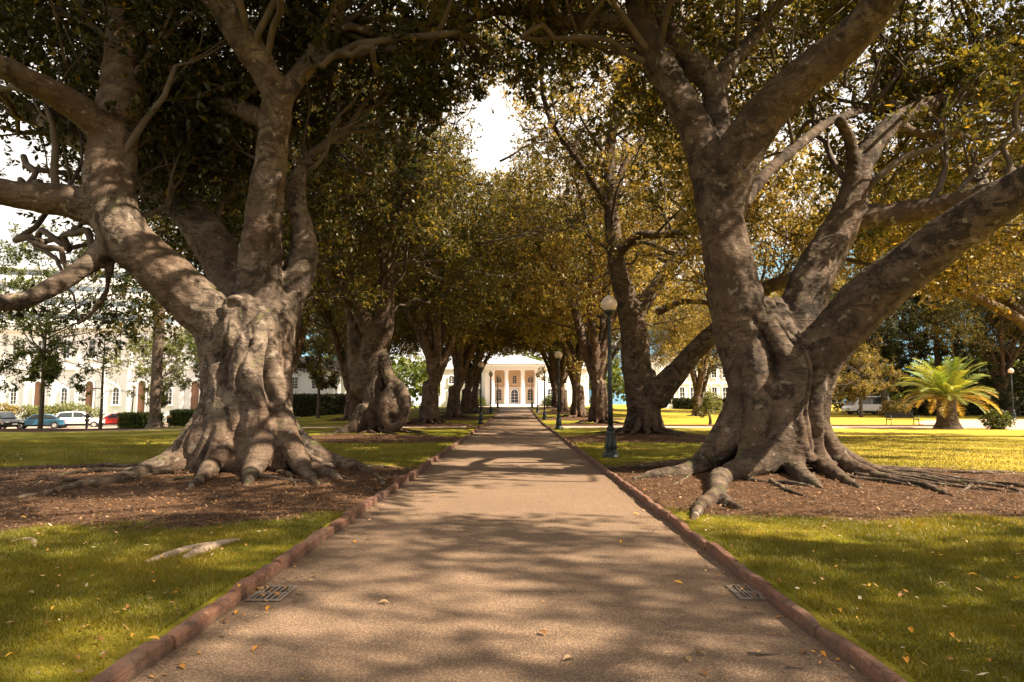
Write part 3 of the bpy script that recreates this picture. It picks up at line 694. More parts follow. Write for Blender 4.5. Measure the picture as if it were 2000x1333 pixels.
for p_ in ((9, 11, 8), (10, 9, 13), (12, 12, 12.5), (8, 13, 15), (11, 6.5, 12.5), (7.5, 6.5, 12), (13, 10, 11.5), (10, 14, 14), (12, 8, 13), (11, 14, 8.2), (7, 10, 9.2), (4, 12, 10.4), (12, 11, 7.6), (9.5, 17.5, 9), (4.5, 18, 11.0), (13, 14, 7.4), (12.5, 18, 7), (0.5, 16, 10.8), (3, 17, 11.4), (.2, 14.5, 9.6), (1.5, 15, 9.8), (1, 17.5, 10.8), (2.4, 16, 10), (13, 20, 9), (8, 21, 11), (3.5, 9, 12.5), (6, 8, 12.5), (0, 12, 14), (3, 12.5, 14.5), (6.5, 12, 14), (9, 10, 12.5), (-1.5, 10, 12.8), (5, 15, 14.5), (4.5, 21, 12), (15, 15, 8)):  # includes unseen pads high over the frame, put in to shadow the limbs
    sd_.append((p_, (rr.normal(), rr.normal(), .2), .05, 2.6))
for k in range(26): sd_.append(((rr.uniform(-5, 9), rr.uniform(7.5, 13), rr.uniform(10.8, 15.5)), (rr.normal(), rr.normal(), .1), .05, 2.6))  # unseen canopy added above the view to keep the upper limbs shaded
for k in range(24): sd_.append(((rr.uniform(7.5, 18), rr.uniform(15.0, 22), rr.uniform(6.6, 13.5)), (rr.normal(), rr.normal(), .1), .045, 2.5))
for k in range(9): sd_.append(((rr.uniform(3.5, 14.5), rr.uniform(15.5, 21), rr.uniform(8.5, 13.5)), (rr.normal(), rr.normal(), .1), .05, 2.4))
okR = lambda q: clear_front(q) and not (q[0] > 6.5 and q[2] < 5.4) and not (2.2 < q[0] < 9 and 5 < q[1] < 14.5 and q[2] < 6.3)
fig('fig_tree', cx, cy, chains, sd_, 'huge dark fig tree nearest on the right, with three thick limbs and snaking roots', 'fig trees along the path', rr, vox=.032, sroots=[(-2.75,1.9,2.6,.045),(-2.4,1.8,2.8,.06),(-1.95,2.4,2.6,.045),(-1.5,1.6,2.2,.05),(-1.2,1.6,3.0,.045),(-.95,1.7,2.8,.06),(-.7,1.8,3.4,.05),(-.5,2.0,3.8,.055),(-.3,2.0,4.2,.06),(-.12,2.0,4.6,.05),(.1,2.2,3.8,.05),(-2.9,2.2,1.8,.06)], ok=okR, jit=.17, leafn=(6, 2, .175), flute=(8, .24, 3.3, 1.9, 1.5), lump=(.045, .40), fine=(.014, .08), smooth=3)

# ---- second on the left, with its ring shaped burl
D = 32.0; cx, cy = TREES_L[1]
limbs = [
 px([(738,830,34),(738,790,31),(732,740,28),(728,690,26),(742,650,26,-.2),(752,600,18,-.3),(755,540,14,-.2),(752,480,13,0),(768,425,12,.3),(795,380,10,.6),(798,320,9,1)], D),
 px([(740,680,22),(715,630,17,-.4),(690,590,15,-.8),(650,545,14,-1.2),(625,490,12,-1.6),(600,430,10,-2)], D),
 px([(715,760,32,.2),(702,700,23,.3),(698,650,21,.3),(690,625,14,.3)], D),
 px([(748,690,12,-.2),(762,740,12,-.6),(783,760,12,-.9),(793,792,11,-1.1),(784,824,10,-1.2),(764,836,10,-1.2),(752,812,10,-1.2),(752,778,10,-1.1),(768,755,10,-.9)], D),
 px([(768,808,30,-.7),(766,775,24,-.65)], D),
 px([(720,810,30,-.3),(690,838,16,-.7),(655,850,9,-.9),(600,856,5,-1.2)], D),
]
chains = limbs + roots(cx, cy, .70, 2.9, 11, pr_, reach=1.8, thick=.20)
sd_ = []
for i, n in ((0, 8), (1, 8), (2, 3)): sd_ += seeds_along(*limbs[i], rr, n, start=.45, l=(2.4, 3.6))
for k in range(28):
    a = rr.uniform(0, 6.28); r_ = rr.uniform(2, 7); sd_.append(((cx+r_*math.cos(a), cy+r_*math.sin(a), rr.uniform(6.0, 17.5)), (math.cos(a), math.sin(a), .1), .06, 2.8))
fig('fig_tree', cx, cy, chains, sd_, 'second fig tree on the left, with a round ring shaped burl at its foot', 'fig trees along the path', rr, vox=.045, ok=near_ok, jit=.22, leafn=(5, 2, .21), l0=3)

# ---- second on the right
D = 31.0; cx, cy = TREES_R[1]
limbs = [
 px([(1258,830,33),(1254,790,32),(1243,720,29),(1238,650,27),(1222,580,22),(1205,520,18),(1197,450,16),(1192,400,13),(1190,310,11,.3),(1200,230,9,.6),(1215,150,7,1)], D),
 px([(1280,780,26,-.2),(1330,718,21,-.8),(1375,668,19,-1.5),(1430,620,17,-2.3),(1500,560,14,-3.2)], D),
 px([(1240,620,18,.3),(1280,560,13,.5),(1320,510,12,.9),(1370,480,10,1.4),(1440,450,8,2)], D),
 px([(1203,500,11,-.2),(1245,462,9,-.6),(1300,458,8,-1),(1380,450,6,-1.6)], D),
 px([(1190,410,9,0),(1155,350,7,-.4),(1112,290,6,-.9),(1075,235,5,-1.4),(1060,190,4,-1.8)], D),
 px([(1196,400,10,.2),(1222,320,8,.5),(1262,265,7,.8),(1310,235,5,1.2)], D),
 px([(1285,610,8,0),(1330,590,6,-.4),(1385,592,5,-.8)], D),
]
chains = limbs + roots(cx, cy, .74, 2.9, 12, pr_, reach=1.8, thick=.19)
sd_ = []
for i, n in ((0, 7), (1, 7), (2, 6), (3, 4), (4, 6), (5, 5)): sd_ += seeds_along(*limbs[i], rr, n, start=.5, l=(2.2, 3.4))
for k in range(10):
    a = rr.uniform(-2.2, 2.2); r_ = rr.uniform(2, 7); sd_.append(((cx+r_*math.cos(a), cy+r_*math.sin(a), rr.uniform(6.5, 17)), (math.cos(a), math.sin(a), .1), .05, 2.6))
fig('fig_tree', cx, cy, chains, sd_, 'second fig tree on the right, one low limb reaching out towards the lawn', 'fig trees along the path', rr, vox=.045, ok=near_ok, jit=.2, leafn=(5, 2, .20), pal='gold')

# ---- the farther trees of both rows: three grown forms, copied and turned
def generic(seed, cx, cy, lean, pal, label, size=.22, fork=3.3, H=16.5, group='fig trees along the path', rad=6.8, dens=1.0, per=4):
    r_ = np.random.default_rng(seed); p_ = random.Random(seed); g0 = float(lawn(cx, cy)); ch = []; sd2 = []
    ch.append(([(cx, cy, g0+.2), (cx+.05, cy, g0+1.5), (cx+lean*.3, cy, g0+fork)], [.48, .40, .37]))
    n = 6
    for k in range(n):
        a = 2*math.pi*k/n + r_.uniform(-.4, .4); reach = r_.uniform(.7, 1.0)*rad*.75; hz = H*r_.uniform(.62, .95)
        pts = [(cx+lean*.3, cy, g0+fork*.75)]; rd = [.32]
        for j in range(1, 6):
            u = j/5; pts.append((cx+lean*.3*(1+u*2) + math.cos(a)*reach*u**1.2 + r_.normal(0, .16), cy+math.sin(a)*reach*u**1.2 + r_.normal(0, .16), g0+fork*.75+(hz-fork)*u**.85)); rd.append(.31*(1-u*.78))
        ch.append((pts, rd)); sd2 += seeds_along(pts, rd, r_, int(8*dens), start=.35, l=(2.2, 3.4))
    ch += roots(cx, cy, .60, 2.9, 10, p_, reach=1.7, thick=.17)
    for k in range(int(24*dens)):
        a = r_.uniform(0, 6.28); q = r_.uniform(1.5, rad); sd2.append(((cx+q*math.cos(a), cy+q*math.sin(a), g0+r_.uniform(6.3, H*1.05)), (math.cos(a), math.sin(a), .05), .06, 2.6))
    return fig('fig_tree', cx, cy, ch, sd2, label, group, r_, vox=.07, ok=near_ok, leafn=(per, 2, size), pal=pal, mat='bark_far', maxlv=2, smooth=4, lump=(.08, .6), fine=(0, 1), jit=.24, flute=(8, .12, 3.0, 0.0, .9))
ordn = {2: 'third', 3: 'fourth', 4: 'fifth', 5: 'sixth'}
G1 = generic(21, *TREES_L[2], .9, 'fig', 'third fig tree on the left, pale upright trunk spreading into wide roots')
G2 = generic(33, *TREES_R[2], -.5, 'gold', 'third fig tree on the right, forked pale trunk behind the nearest lamp', dens=.75, per=4)
G3 = generic(45, *TREES_L[3], 1.2, 'fig', 'fourth fig tree on the left, its trunk bending over towards the walk')
lab = {
 ('L', 4): 'fifth fig tree on the left, small in the distance', ('L', 5): 'last fig tree on the left, beside the white portico building',
 ('R', 3): 'fourth fig tree on the right, behind the second lamp', ('R', 4): 'fifth fig tree on the right, dark trunk in the distance', ('R', 5): 'last fig tree on the right, beside the white portico building'}
def place(src, x, y, rz, sc, label, group=None):
    c = copy_tree(src); c.location = (x, y, float(lawn(x, y))); c.rotation_euler = (0, 0, rz); c.scale = (sc, sc, sc*1.0)
    c['label'] = label
    if group: c['group'] = group
    return c
generic(51, *TREES_L[4], .8, 'fig', lab['L', 4], size=.32, per=5); generic(52, *TREES_L[5], .8, 'gold', lab['L', 5], size=.34, per=4)
generic(53, *TREES_R[3], -.7, 'gold', lab['R', 3], size=.28, per=4); generic(54, *TREES_R[4], -.9, 'fig', lab['R', 4], size=.32, per=5); generic(55, *TREES_R[5], -.8, 'gold', lab['R', 5], size=.34, per=4)
# a tree just behind the viewpoint throws shade on the foreground
place(G2, 13.2, -4.0, 2.0, 1.0, 'fig tree behind the viewpoint on the right, shading the foreground lawn')
# tree standing just outside the frame on the right; its low limbs hang over the lawn
rg = np.random.default_rng(77); cx, cy = 24.2, 29.5; tr_ = [([(cx, cy, 0), (cx, cy, 1.6), (cx-.2, cy, 3.4)], [.62, .5, .45])]; sdg = []
for pts in ([(cx-.1, cy, 3.0), (21.5, 28.9, 5.0), (18.6, 28.3, 6.1), (16.4, 28.4, 6.2), (14.6, 28.0, 5.9)], [(cx, cy, 3.2), (22.4, 27.5, 6.0), (20.0, 26, 7.6), (17.5, 25.4, 8.4)], [(cx, cy, 3.2), (22.0, 31, 6.5), (19.5, 33, 8.3), (16.5, 34.5, 9.2)], [(cx, cy, 3.2), (25, 30, 7), (25, 31, 10)]):
    rd = list(np.linspace(.28, .06, len(pts))); tr_.append((pts, rd)); sdg += seeds_along(pts, rd, rg, 11, start=.3, l=(1.5, 2.4), rs=.3, upb=.1)
tr_ += roots(cx, cy, .7, 2.8, 8, pr_, reach=1.5, thick=.2)
fig('fig_tree', cx, cy, tr_, sdg, 'golden tree standing off the right edge, its branches hanging over the lawn', 'park trees beyond the rows', rg, vox=.06, ok=keep, leafn=(6, 2, .19), pal='gold', mat='bark_far', smooth=4)
# outer park trees
OUT = [
 (G1, -14.5, 42, .7, 1.15, 'dark spreading tree on the left lawn behind the ring burl fig'),
 (G3, -13.5, 57, 3.9, 1.05, 'dark tree farther back between the left figs'),
 (G2, -15, 76, 1.9, 1.2, 'spreading tree left of the farthest figs'),
 (G1, -20, 92, 4.4, 1.2, 'tree in front of the far left wing of the building'),
 (G2, 17.5, 66, 2.5, .7, 'golden tree behind the right lawn, beside the cross path'),
 (G1, 21.5, 80, 5.6, .7, 'tree in front of the colonnaded white building'),
 (G3, 11.5, 92, 1.4, 1.15, 'far tree behind the right row of figs'),
 (G2, 34, 78, 3.1, .8, 'brownish tree behind the empty bench'),
 (G1, 50, 70, 2.2, .9, 'dark green tree behind the small palm'),
 (G3, 58, 66, 5.2, .95, 'dark tree at the far right beyond the palm'),
 (G1, 44, 88, .6, 1.0, 'tall dark tree rising above the others on the right'),
 (G3, -24, 104, 2.2, 1.3, 'tree behind the hedge on the left'),
 (G1, 66, 86, 4.2, 1.2, 'very tall dark tree at the far right edge'),
]
for src, x, y, rz, sc, lb in OUT: place(src, x, y, rz, sc, lb, 'park trees beyond the rows')
#PART3
def G(px_, py_, z=0.0):
    v = CM @ Vector(((px_-1000)/1333.0, (666.5-py_)/1333.0, -1)); return CAM + v*((z-CAM.z)/v.z)
# ------------------------------------------------------------------ lamps
def make_lamp():
    r_ = empty('street_lamp', (0, 0, 0))
    b_ = MB(); b_.lathe([(.235,0),(.235,.05),(.215,.07),(.20,.10),(.205,.13),(.155,.17),(.145,.21),(.165,.25),(.155,.36),(.12,.56),(.105,.70),(.098,.74),(.115,.76),(.115,.79),(.085,.82),(.07,.86)], n=12)
    for k in range(8):
        a = 2*math.pi*k/8; b_.tube([(.158*math.cos(a), .158*math.sin(a), .25), (.113*math.cos(a), .113*math.sin(a), .66)], [.016, .010], 6)
    b_.build('base', M['lampgreen'], r_)
    b_ = MB(); b_.lathe([(.066,.84),(.064,1.3),(.056,2.4),(.045,3.55),(.045,3.62),(.06,3.64),(.06,3.67),(.042,3.69),(.042,3.78),(.055,3.82)], n=12)
    for k in range(10):
        a = 2*math.pi*k/10; b_.tube([(.062*math.cos(a), .062*math.sin(a), .9), (.042*math.cos(a), .042*math.sin(a), 3.5)], [.008, .006], 4)
    b_.build('pole', M['lampgreen'], r_)
    b_ = MB(); b_.lathe([(.05,3.80),(.075,3.84),(.12,3.88),(.145,3.92),(.15,3.955),(.13,3.96)], n=16); b_.build('collar', M['black'], r_)
    b_ = MB(); b_.lathe([(.125,3.95),(.165,3.985),(.20,4.04),(.222,4.10),(.225,4.15),(.205,4.22),(.165,4.275),(.10,4.32),(.05,4.35),(.035,4.38)], n=24); b_.build('globe', M['globe'], r_)
    b_ = MB(); b_.lathe([(.038,4.38),(.042,4.40),(.02,4.42),(.028,4.44),(.012,4.47),(.004,4.50)], n=10); b_.build('finial', M['black'], r_)
    return r_
lp = make_lamp()
LS = [(2.62, 18.4, 'tall green lamp post nearest the viewpoint, right of the path'), (2.48, 38.2, 'second lamp post on the right side of the path'),
      (2.45, 56, 'third lamp post on the right side of the path'), (2.5, 75, 'fourth lamp post on the right side of the path'), (2.4, 97, 'farthest lamp post on the right side of the path'),
      (-2.35, 48, 'nearest lamp post on the left side of the path'), (-2.45, 70, 'second lamp post on the left side of the path'), (-2.4, 95, 'farthest lamp post on the left side of the path'),
      (42, 58, 'lone lamp post beside the paved area at the far right'), (-37, 66, 'slightly leaning lamp post by the parked cars and palm trunk')]
for i, (x, y, lb) in enumerate(LS):
    o = lp if i == 0 else copy_tree(lp); o.location = (x, y, float(lawn(x, y))-.01)
    if i == 9: o.rotation_euler = (0, R(2.5), 0)
    tag(o, lb, 'street lamp', 'lamp posts in the park')
# ------------------------------------------------------------------ drains
def grate(px0, px1, py0, py1, label):
    a, b_, c_ = G(px0[0], py0), G(px0[1], py0), G(px1[0], py1)
    x0, x1 = min(a.x, c_.x), max(b_.x, G(px1[1], py1).x); y0, y1 = c_.y, a.y
    r_ = empty('drain_grate', ((x0+x1)/2, (y0+y1)/2, 0.0)); tag(r_, label, 'drain grate', 'drain grates at the kerb')
    w_, h_ = x1-x0, y1-y0
    mb = MB(); mb.box((0,0,.0045), (w_, h_, .003)); mb.build('pit_shade', M['black'], r_)  # thin black plate on the path, colour standing in for the dark recess
    mb = MB(); e = .022
    for s_ in (-1, 1): mb.box((s_*(w_/2-e/2), 0, .009), (e, h_, .012)); mb.box((0, s_*(h_/2-e/2), .0095), (w_-2*e, e, .012))
    mb.build('frame', M['grate'], r_)
    mb = MB()
    for k in range(1, 6): mb.box((-w_/2 + w_*k/6, 0, .0085), (.012, h_-2*e, .009))
    mb.box((0, 0, .010), (w_-2*e, .014, .010)); mb.build('bars', M['grate'], r_)
    return x0, x1, y0, y1
grate((522, 570), (478, 548), 1147, 1176, 'iron drain grate choked with yellow leaves at the left kerb')
grate((1418, 1466), (1447, 1496), 1146, 1173, 'iron drain grate in the shadow of the right kerb')
# ------------------------------------------------------------------ bench
def bench(x, y, rz):
    r_ = empty('park_bench', (x, y, float(lawn(x, y))), rz); tag(r_, 'empty black slatted bench beside the cross path, left of the small palm', 'bench')
    mb = MB()
    for k in range(5): mb.box((0, -.22+.10*k, .43), (1.9, .075, .03))
    mb.build('seat', M['wood'], r_)
    mb = MB()
    for k in range(4): mb.box((0, .27+.028*k, .52+.105*k), (1.9, .028, .085), rx=R(-12))
    mb.build('backrest', M['wood'], r_)
    for s_ in (-.92, .92):
        mb = MB(); mb.tube([(s_, -.26, 0), (s_, -.24, .25), (s_, -.25, .60)], [.028, .024, .022]); mb.tube([(s_, .30, 0), (s_, .24, .42), (s_, .40, .90)], [.028, .026, .022])
        mb.tube([(s_, -.27, .62), (s_, 0, .64), (s_, .30, .60)], [.025, .025, .02]); mb.tube([(s_, -.25, .40), (s_, .25, .40)], [.02, .02]); mb.build('end_frame', M['black'], r_)
bench(24.9, 44.2, R(4))
# ------------------------------------------------------------------ palms
def frond(L_, w_, pal, seed, droop=1.0, n=34):
    r_ = np.random.default_rng(seed); V = []; C = []; mid = []
    for k in range(n+1):
        u = k/n; mid.append(np.array([L_*(u - .18*droop*u**2.4), 0, L_*(.42*u - .62*droop*u*u)]))
    c0 = np.array(pal)
    for k in range(1, n):
        u = k/n; ll = w_*math.sin(math.pi*min(1, u*.93+.1))**.6*(1.05-.25*u)
        for s_ in (-1, 1):
            b_ = mid[k]; t_ = norm(mid[k+1]-mid[k-1]); d = norm(np.array([.55, s_*.85, .28]) + t_*.35 + r_.normal(0, .07, 3)); e = b_ + d*ll + np.array([0, 0, -.18*ll])
            wv = t_*.028; V.append([b_-wv, b_+wv, (b_+e)/2+wv*.9+np.array([0, 0, .03*ll]), e]); C.append(c0*r_.uniform(.7, 1.3)*(1+.3*(u > .7)))
    for k in range(n):
        wv = np.array([0, .022*(1-k/n)+.006, 0]); V.append([mid[k]-wv, mid[k]+wv, mid[k+1]+wv, mid[k+1]-wv]); C.append(c0*1.2)
    return np.array(V), np.array(C)
def palm(x, y, H, tr, nf, L_, label, seed, pals, elev=(-25, 80)):
    g0 = float(lawn(x, y)); r_ = empty('palm_tree', (x, y, g0)); tag(r_, label, 'palm tree'); q = random.Random(seed); qn = np.random.default_rng(seed)
    n = 16; rings = int(H/.10); vs = []; fs = []
    for j in range(rings+1):
        z = -.05 + (H+.05)*j/rings
        for k in range(n):
            a = 2*math.pi*k/n; bump = .055*(((k*2 + j*1) % 4) < 2) + .03*q.random()
            fl_ = 1 + .65*math.exp(-z/.35)*(tr < .5) + (.10*math.sin(z*3) if tr > .5 else 0)
            rr_ = tr*fl_*(1+bump*(1.4 if tr > .5 else .9)); vs.append((rr_*math.cos(a), rr_*math.sin(a), z + (.03 if k % 2 else 0)))
    for j in range(rings):
        for k in range(n): fs.append((j*n+k, j*n+(k+1) % n, (j+1)*n+(k+1) % n, (j+1)*n+k))
    fs.append(tuple(rings*n+k for k in range(n)))
    mb = MB(); mb.add(vs, fs); mb.build('trunk', M['palmbark'], r_)
    protos = []
    for k in range(4):
        V, C = frond(L_, L_*.24, pals[k % len(pals)], seed+k, droop=[.55, .8, 1.0, .7][k])
        protos.append((V, C))
    meshes = {}
    for k in range(nf):
        u = (k+.5)/nf; el = R(elev[1] + (elev[0]-elev[1])*u**.8 + q.uniform(-7, 7)); az = k*2.39996 + q.uniform(-.2, .2); i = q.randrange(2) if u < .5 else 2+q.randrange(2)
        if i not in meshes:
            o = quad_mesh('frond', protos[i][0], protos[i][1], mat=M['leaf_matte'], parent=r_); meshes[i] = o.data
        else:
            o = bpy.data.objects.new('frond', meshes[i]); COL.objects.link(o); o.parent = r_
        o.location = (math.cos(az)*tr*.35, math.sin(az)*tr*.35, H-.05+.2*(1-u)); o.rotation_euler = (q.uniform(-.3, .3), -el*.75, az); s_ = q.uniform(.85, 1.08); o.scale = (s_, s_, s_)
    return r_
M['palmbark'] = pmat('palm_bark', (.085, .06, .042), .9, noise=.5, scale=5, bump=.8)
palm(24.45, 38.9, 1.75, .45, 58, 3.0, 'short stout palm with a wide yellow green crown on the right lawn', 3, [(.11, .16, .025), (.20, .21, .035), (.28, .19, .035), (.15, .17, .035)])
palm(-31.8, 60.5, 14.5, .44, 40, 4.2, 'tall grey palm trunk rising between the two hedges on the left', 8, [(.05, .06, .015), (.08, .08, .02)])
# ground tuft at the foot of the short palm
# ------------------------------------------------------------------ hedges, bushes, small trees
def leafbox(name, x0, x1, y0, y1, h, label, cat, n, size, pal, top=0.05, seed=1, rnd=False, zf=lawn):
    r_ = np.random.default_rng(seed); cx_, cy_ = (x0+x1)/2, (y0+y1)/2; g0 = float(zf(cx_, cy_)); o = empty(name, (cx_, cy_, g0)); tag(o, label, cat)
    p_ = r_.random((n, 3)); f_ = r_.integers(0, 4, n)
    p_[f_ == 0, 1] = 0; p_[f_ == 1, 2] = 1; p_[f_ == 2, 0] = (r_.random((f_ == 2).sum()) > .5); p_[f_ == 3, 1] *= .5
    q = np.stack([(p_[:, 0]-.5)*(x1-x0), (p_[:, 1]-.5)*(y1-y0), p_[:, 2]*h], 1)
    if rnd:
        d = r_.normal(0, 1, (n, 3)); d /= np.linalg.norm(d, axis=1)[:, None]; rad_ = r_.random(n)**.25; lob = 1+.18*np.sin(d[:, 0]*5+d[:, 2]*4+seed)
        q = d*np.array([(x1-x0)/2, (y1-y0)/2, h/2])*(rad_*lob)[:, None] + np.array([0, 0, h/2])
    q += r_.normal(0, top, (n, 3)); q[:, 2] = np.maximum(q[:, 2], .03)
    tips = [(a, norm(r_.normal(0, 1, 3))) for a in q]
    V, c = leaves(tips, r_, per=4, ros=1, size=size, pal=pal, jit=.02, width=.6)
    quad_mesh('foliage', V, c, mat=M['hedge'], parent=o)
    mb = MB()
    if rnd: 
        for k in range(5): mb.tube([(0, 0, 0), (.2*math.cos(k*1.3)*(x1-x0)*.5, .2*math.sin(k*1.3)*(y1-y0)*.5, h*.5), (.5*math.cos(k*1.3)*(x1-x0)*.5, .5*math.sin(k*1.3)*(y1-y0)*.5, h*.75)], [.03, .02, .01], 5)
        mb.build('stem', M['twig'], o)
    else:
        mb.box((0, 0, h*.46), (x1-x0-.2, y1-y0-.2, h*.90)); mb.build('stem_core', M['core'], o)
    return o
M['core'] = pmat('dense_stems', (.012, .016, .006), .95, noise=.5, scale=6)
leafbox('hedge', -35.6, -32.4, 61.5, 63.3, 1.35, 'clipped green hedge left of the tall palm trunk', 'hedge', 2600, .12, 'green', seed=2)
leafbox('hedge', -31.2, -26.0, 62, 63.8, 1.35, 'clipped green hedge right of the tall palm trunk', 'hedge', 3600, .12, 'green', seed=3)
leafbox('hedge', 23.5, 37.5, 100, 101.5, 1.6, 'long dark hedge in front of the colonnaded white building', 'hedge', 5000, .2, 'dark', seed=4)
leafbox('hedge', -33, -18.5, 84, 86, 2.6, 'tall dark hedge seen between the first two left figs', 'hedge', 5000, .25, 'dark', seed=5)
leafbox('hedge', 44, 70, 74, 76, 3.0, 'dark shrub border beyond the palm at the far right', 'hedge', 5000, .25, 'dark', seed=15)
leafbox('bush', -8.2, -5.2, 121, 124, 1.9, 'round green bush left of the portico steps', 'bush', 900, .2, 'green', seed=6, rnd=True)
leafbox('bush', 5.0, 8.0, 121, 124, 1.9, 'round green bush right of the portico steps', 'bush', 900, .2, 'green', seed=7, rnd=True)
leafbox('bush', -76, -62, 84, 87, 2.6, 'yellow flowering bushes along the foot of the white building', 'bush', 3800, .22, 'gold', seed=8, rnd=True)
leafbox('bush', -62, -52, 84, 87, 2.4, 'olive bushes beside the hooded doorway of the white building', 'bush', 2400, .22, 'pale', seed=9, rnd=True)
leafbox('bush', 26.0, 27.6, 37.6, 38.8, 1.1, 'small leafy shrub at the right side of the short palm trunk', 'bush', 500, .14, 'green', seed=12, rnd=True)
leafbox('bush', 35.5, 38.5, 66, 68, 1.7, 'golden shrub in front of the parked white van', 'bush', 900, .15, 'gold', seed=14, rnd=True)

def smalltree(name, x, y, H, crown, cr_, label, cat, pal, seed, tr=.09, n=16, levels=3, leafs=(7, 1, .16), lean=0.0, trunkh=.45, droop=.1, cone=False):
    r_ = np.random.default_rng(seed); g0 = float(lawn(x, y)); o = empty(name, (x, y, g0)); tag(o, label, cat)
    pts = [(0, 0, -.1), (lean*.3+.03, 0, H*.25), (lean*.6-.03, .02, H*.5), (lean*.8, 0, H*.75), (lean, 0, H*.96)]
    rad = [tr*1.35, tr, tr*.8, tr*.5, tr*.2]; p_, q_ = spline(pts, rad, sub=5)
    mb = MB(); v, f = tube(p_, q_, 9); mb.add(v, f, True); mb.build('trunk', M['twig'], o)
    sd2 = []
    for k in range(n):
        u = trunkh + (1-trunkh)*(k+.5)/n; i = min(int(u*(len(p_)-1)), len(p_)-1); a = k*2.4+seed
        L_ = crown*(math.sin(math.pi*min(1, (1-u)/(1-trunkh)*.8+.2)) if not cone else ((1-u)/(1-trunkh)+.12))*cr_
        sd2.append((p_[i], (math.cos(a), math.sin(a), -.25 if cone else .45), tr*.4, max(L_*.55, .3)))
    tb, tips = grow(sd2, r_, levels=levels, kids=2, spread=.7, up=.05 if not cone else -.08)
    branch_mesh(tb, 'branches', M['twig'], o)
    V, c = leaves(tips, r_, per=leafs[0], ros=leafs[1], size=leafs[2], pal=pal, jit=.15, droop=droop); quad_mesh('crown', V, c, mat=M['leaf_matte'], parent=o)
    return o
smalltree('young_tree', 12.5, 44, 1.55, 1.0, .9, 'tiny gnarled tree with a pale green tuft on the right lawn', 'tree', 'pale', 3, tr=.09, n=9, levels=3, leafs=(8, 2, .13), trunkh=.5)
smalltree('young_tree', -37.5, 62, 9.2, 3.0, 1.0, 'thin nearly bare young tree in front of the white building', 'tree', 'pale', 5, tr=.13, n=14, levels=4, leafs=(1, 1, .16), trunkh=.3)
#smalltree('green_tree', -43.5, 66, 9.0, 6.5, 1.3, 'leafy green tree overhanging the parked cars at the left edge', 'tree', 'green', 6, tr=.12, n=26, levels=4, leafs=(9, 2, .22), trunkh=.42)
smalltree('green_tree', -31.5, 45.5, 8.8, 5.6, 1.15, 'dense bushy tree at the left edge, under the low dark limb', 'tree', 'green', 26, tr=.13, n=36, levels=4, leafs=(9, 2, .19), trunkh=.42)
smalltree('pale_tree', -38.5, 74, 8.6, 4.0, 1.1, 'pale feathery tree just left of the tall palm trunk', 'tree', 'pale', 7, tr=.16, n=26, levels=4, leafs=(9, 2, .2), trunkh=.25)
smalltree('pale_tree', -31.0, 72, 7.5, 4.0, 1.0, 'green tree behind the right hand hedge on the left lawn', 'tree', 'green', 9, tr=.16, n=24, levels=4, leafs=(9, 2, .2), trunkh=.3)
smalltree('thin_tree', -19.8, 69, 8, 3.5, 1.0, 'tree with a straight pale thin trunk between the two nearest left figs', 'tree', 'fig', 12, tr=.14, n=22, levels=4, leafs=(9, 2, .22), trunkh=.42)
smalltree('golden_tree', 33.2, 66, 5.0, 3.0, 1.1, 'small golden leaved tree beside the parked white van', 'tree', 'gold', 13, tr=.15, n=22, levels=4, leafs=(9, 2, .16), trunkh=.38)
smalltree('leaning_pine', 39.0, 72, 12, 6.0, 1.0, 'pine with a leaning reddish trunk behind the bench', 'tree', 'dark', 14, tr=.28, n=26, levels=4, leafs=(9, 2, .26), lean=-1.6, trunkh=.48)
for k, (x, y, H, lb) in enumerate([(47, 76, 19, 'tall dark conifer directly behind the short palm'), (56, 74, 21, 'tall dark conifer right of the short palm'), (63, 80, 24, 'tallest dark conifer at the far right edge'), (42, 86, 18, 'dark conifer behind the leaning pine')]):
    smalltree('conifer', x, y, H, 6.5, 1.0, lb, 'tree', 'dark', 30+k, tr=.35, n=42, levels=4, leafs=(10, 2, .34), trunkh=.08, droop=.5, cone=True)['group'] = 'dark conifers on the right'
# the wood that closes the view beyond everything else
rw = np.random.default_rng(55); nW = 5200; xw = rw.uniform(-190, 200, nW); keep_ = (xw > -35) | (rw.random(nW) < .5); xw = xw[keep_]; yw = rw.uniform(165, 195, len(xw)); hw = (11+4*np.sin(xw*.11)+3*np.sin(xw*.27+2))*np.sqrt(rw.random(len(xw)))
Vw, cw = leaves([(np.array([a, b_, c_+.6]), norm(rw.normal(0, 1, 3))) for a, b_, c_ in zip(xw, yw, hw)], rw, per=5, ros=2, size=1.3, pal='green', jit=.8, width=.7)
tag(quad_mesh('far_wood', Vw, cw, mat=M['leaf_matte']), 'distant line of trees closing the view behind the buildings', 'woodland', kind='stuff')
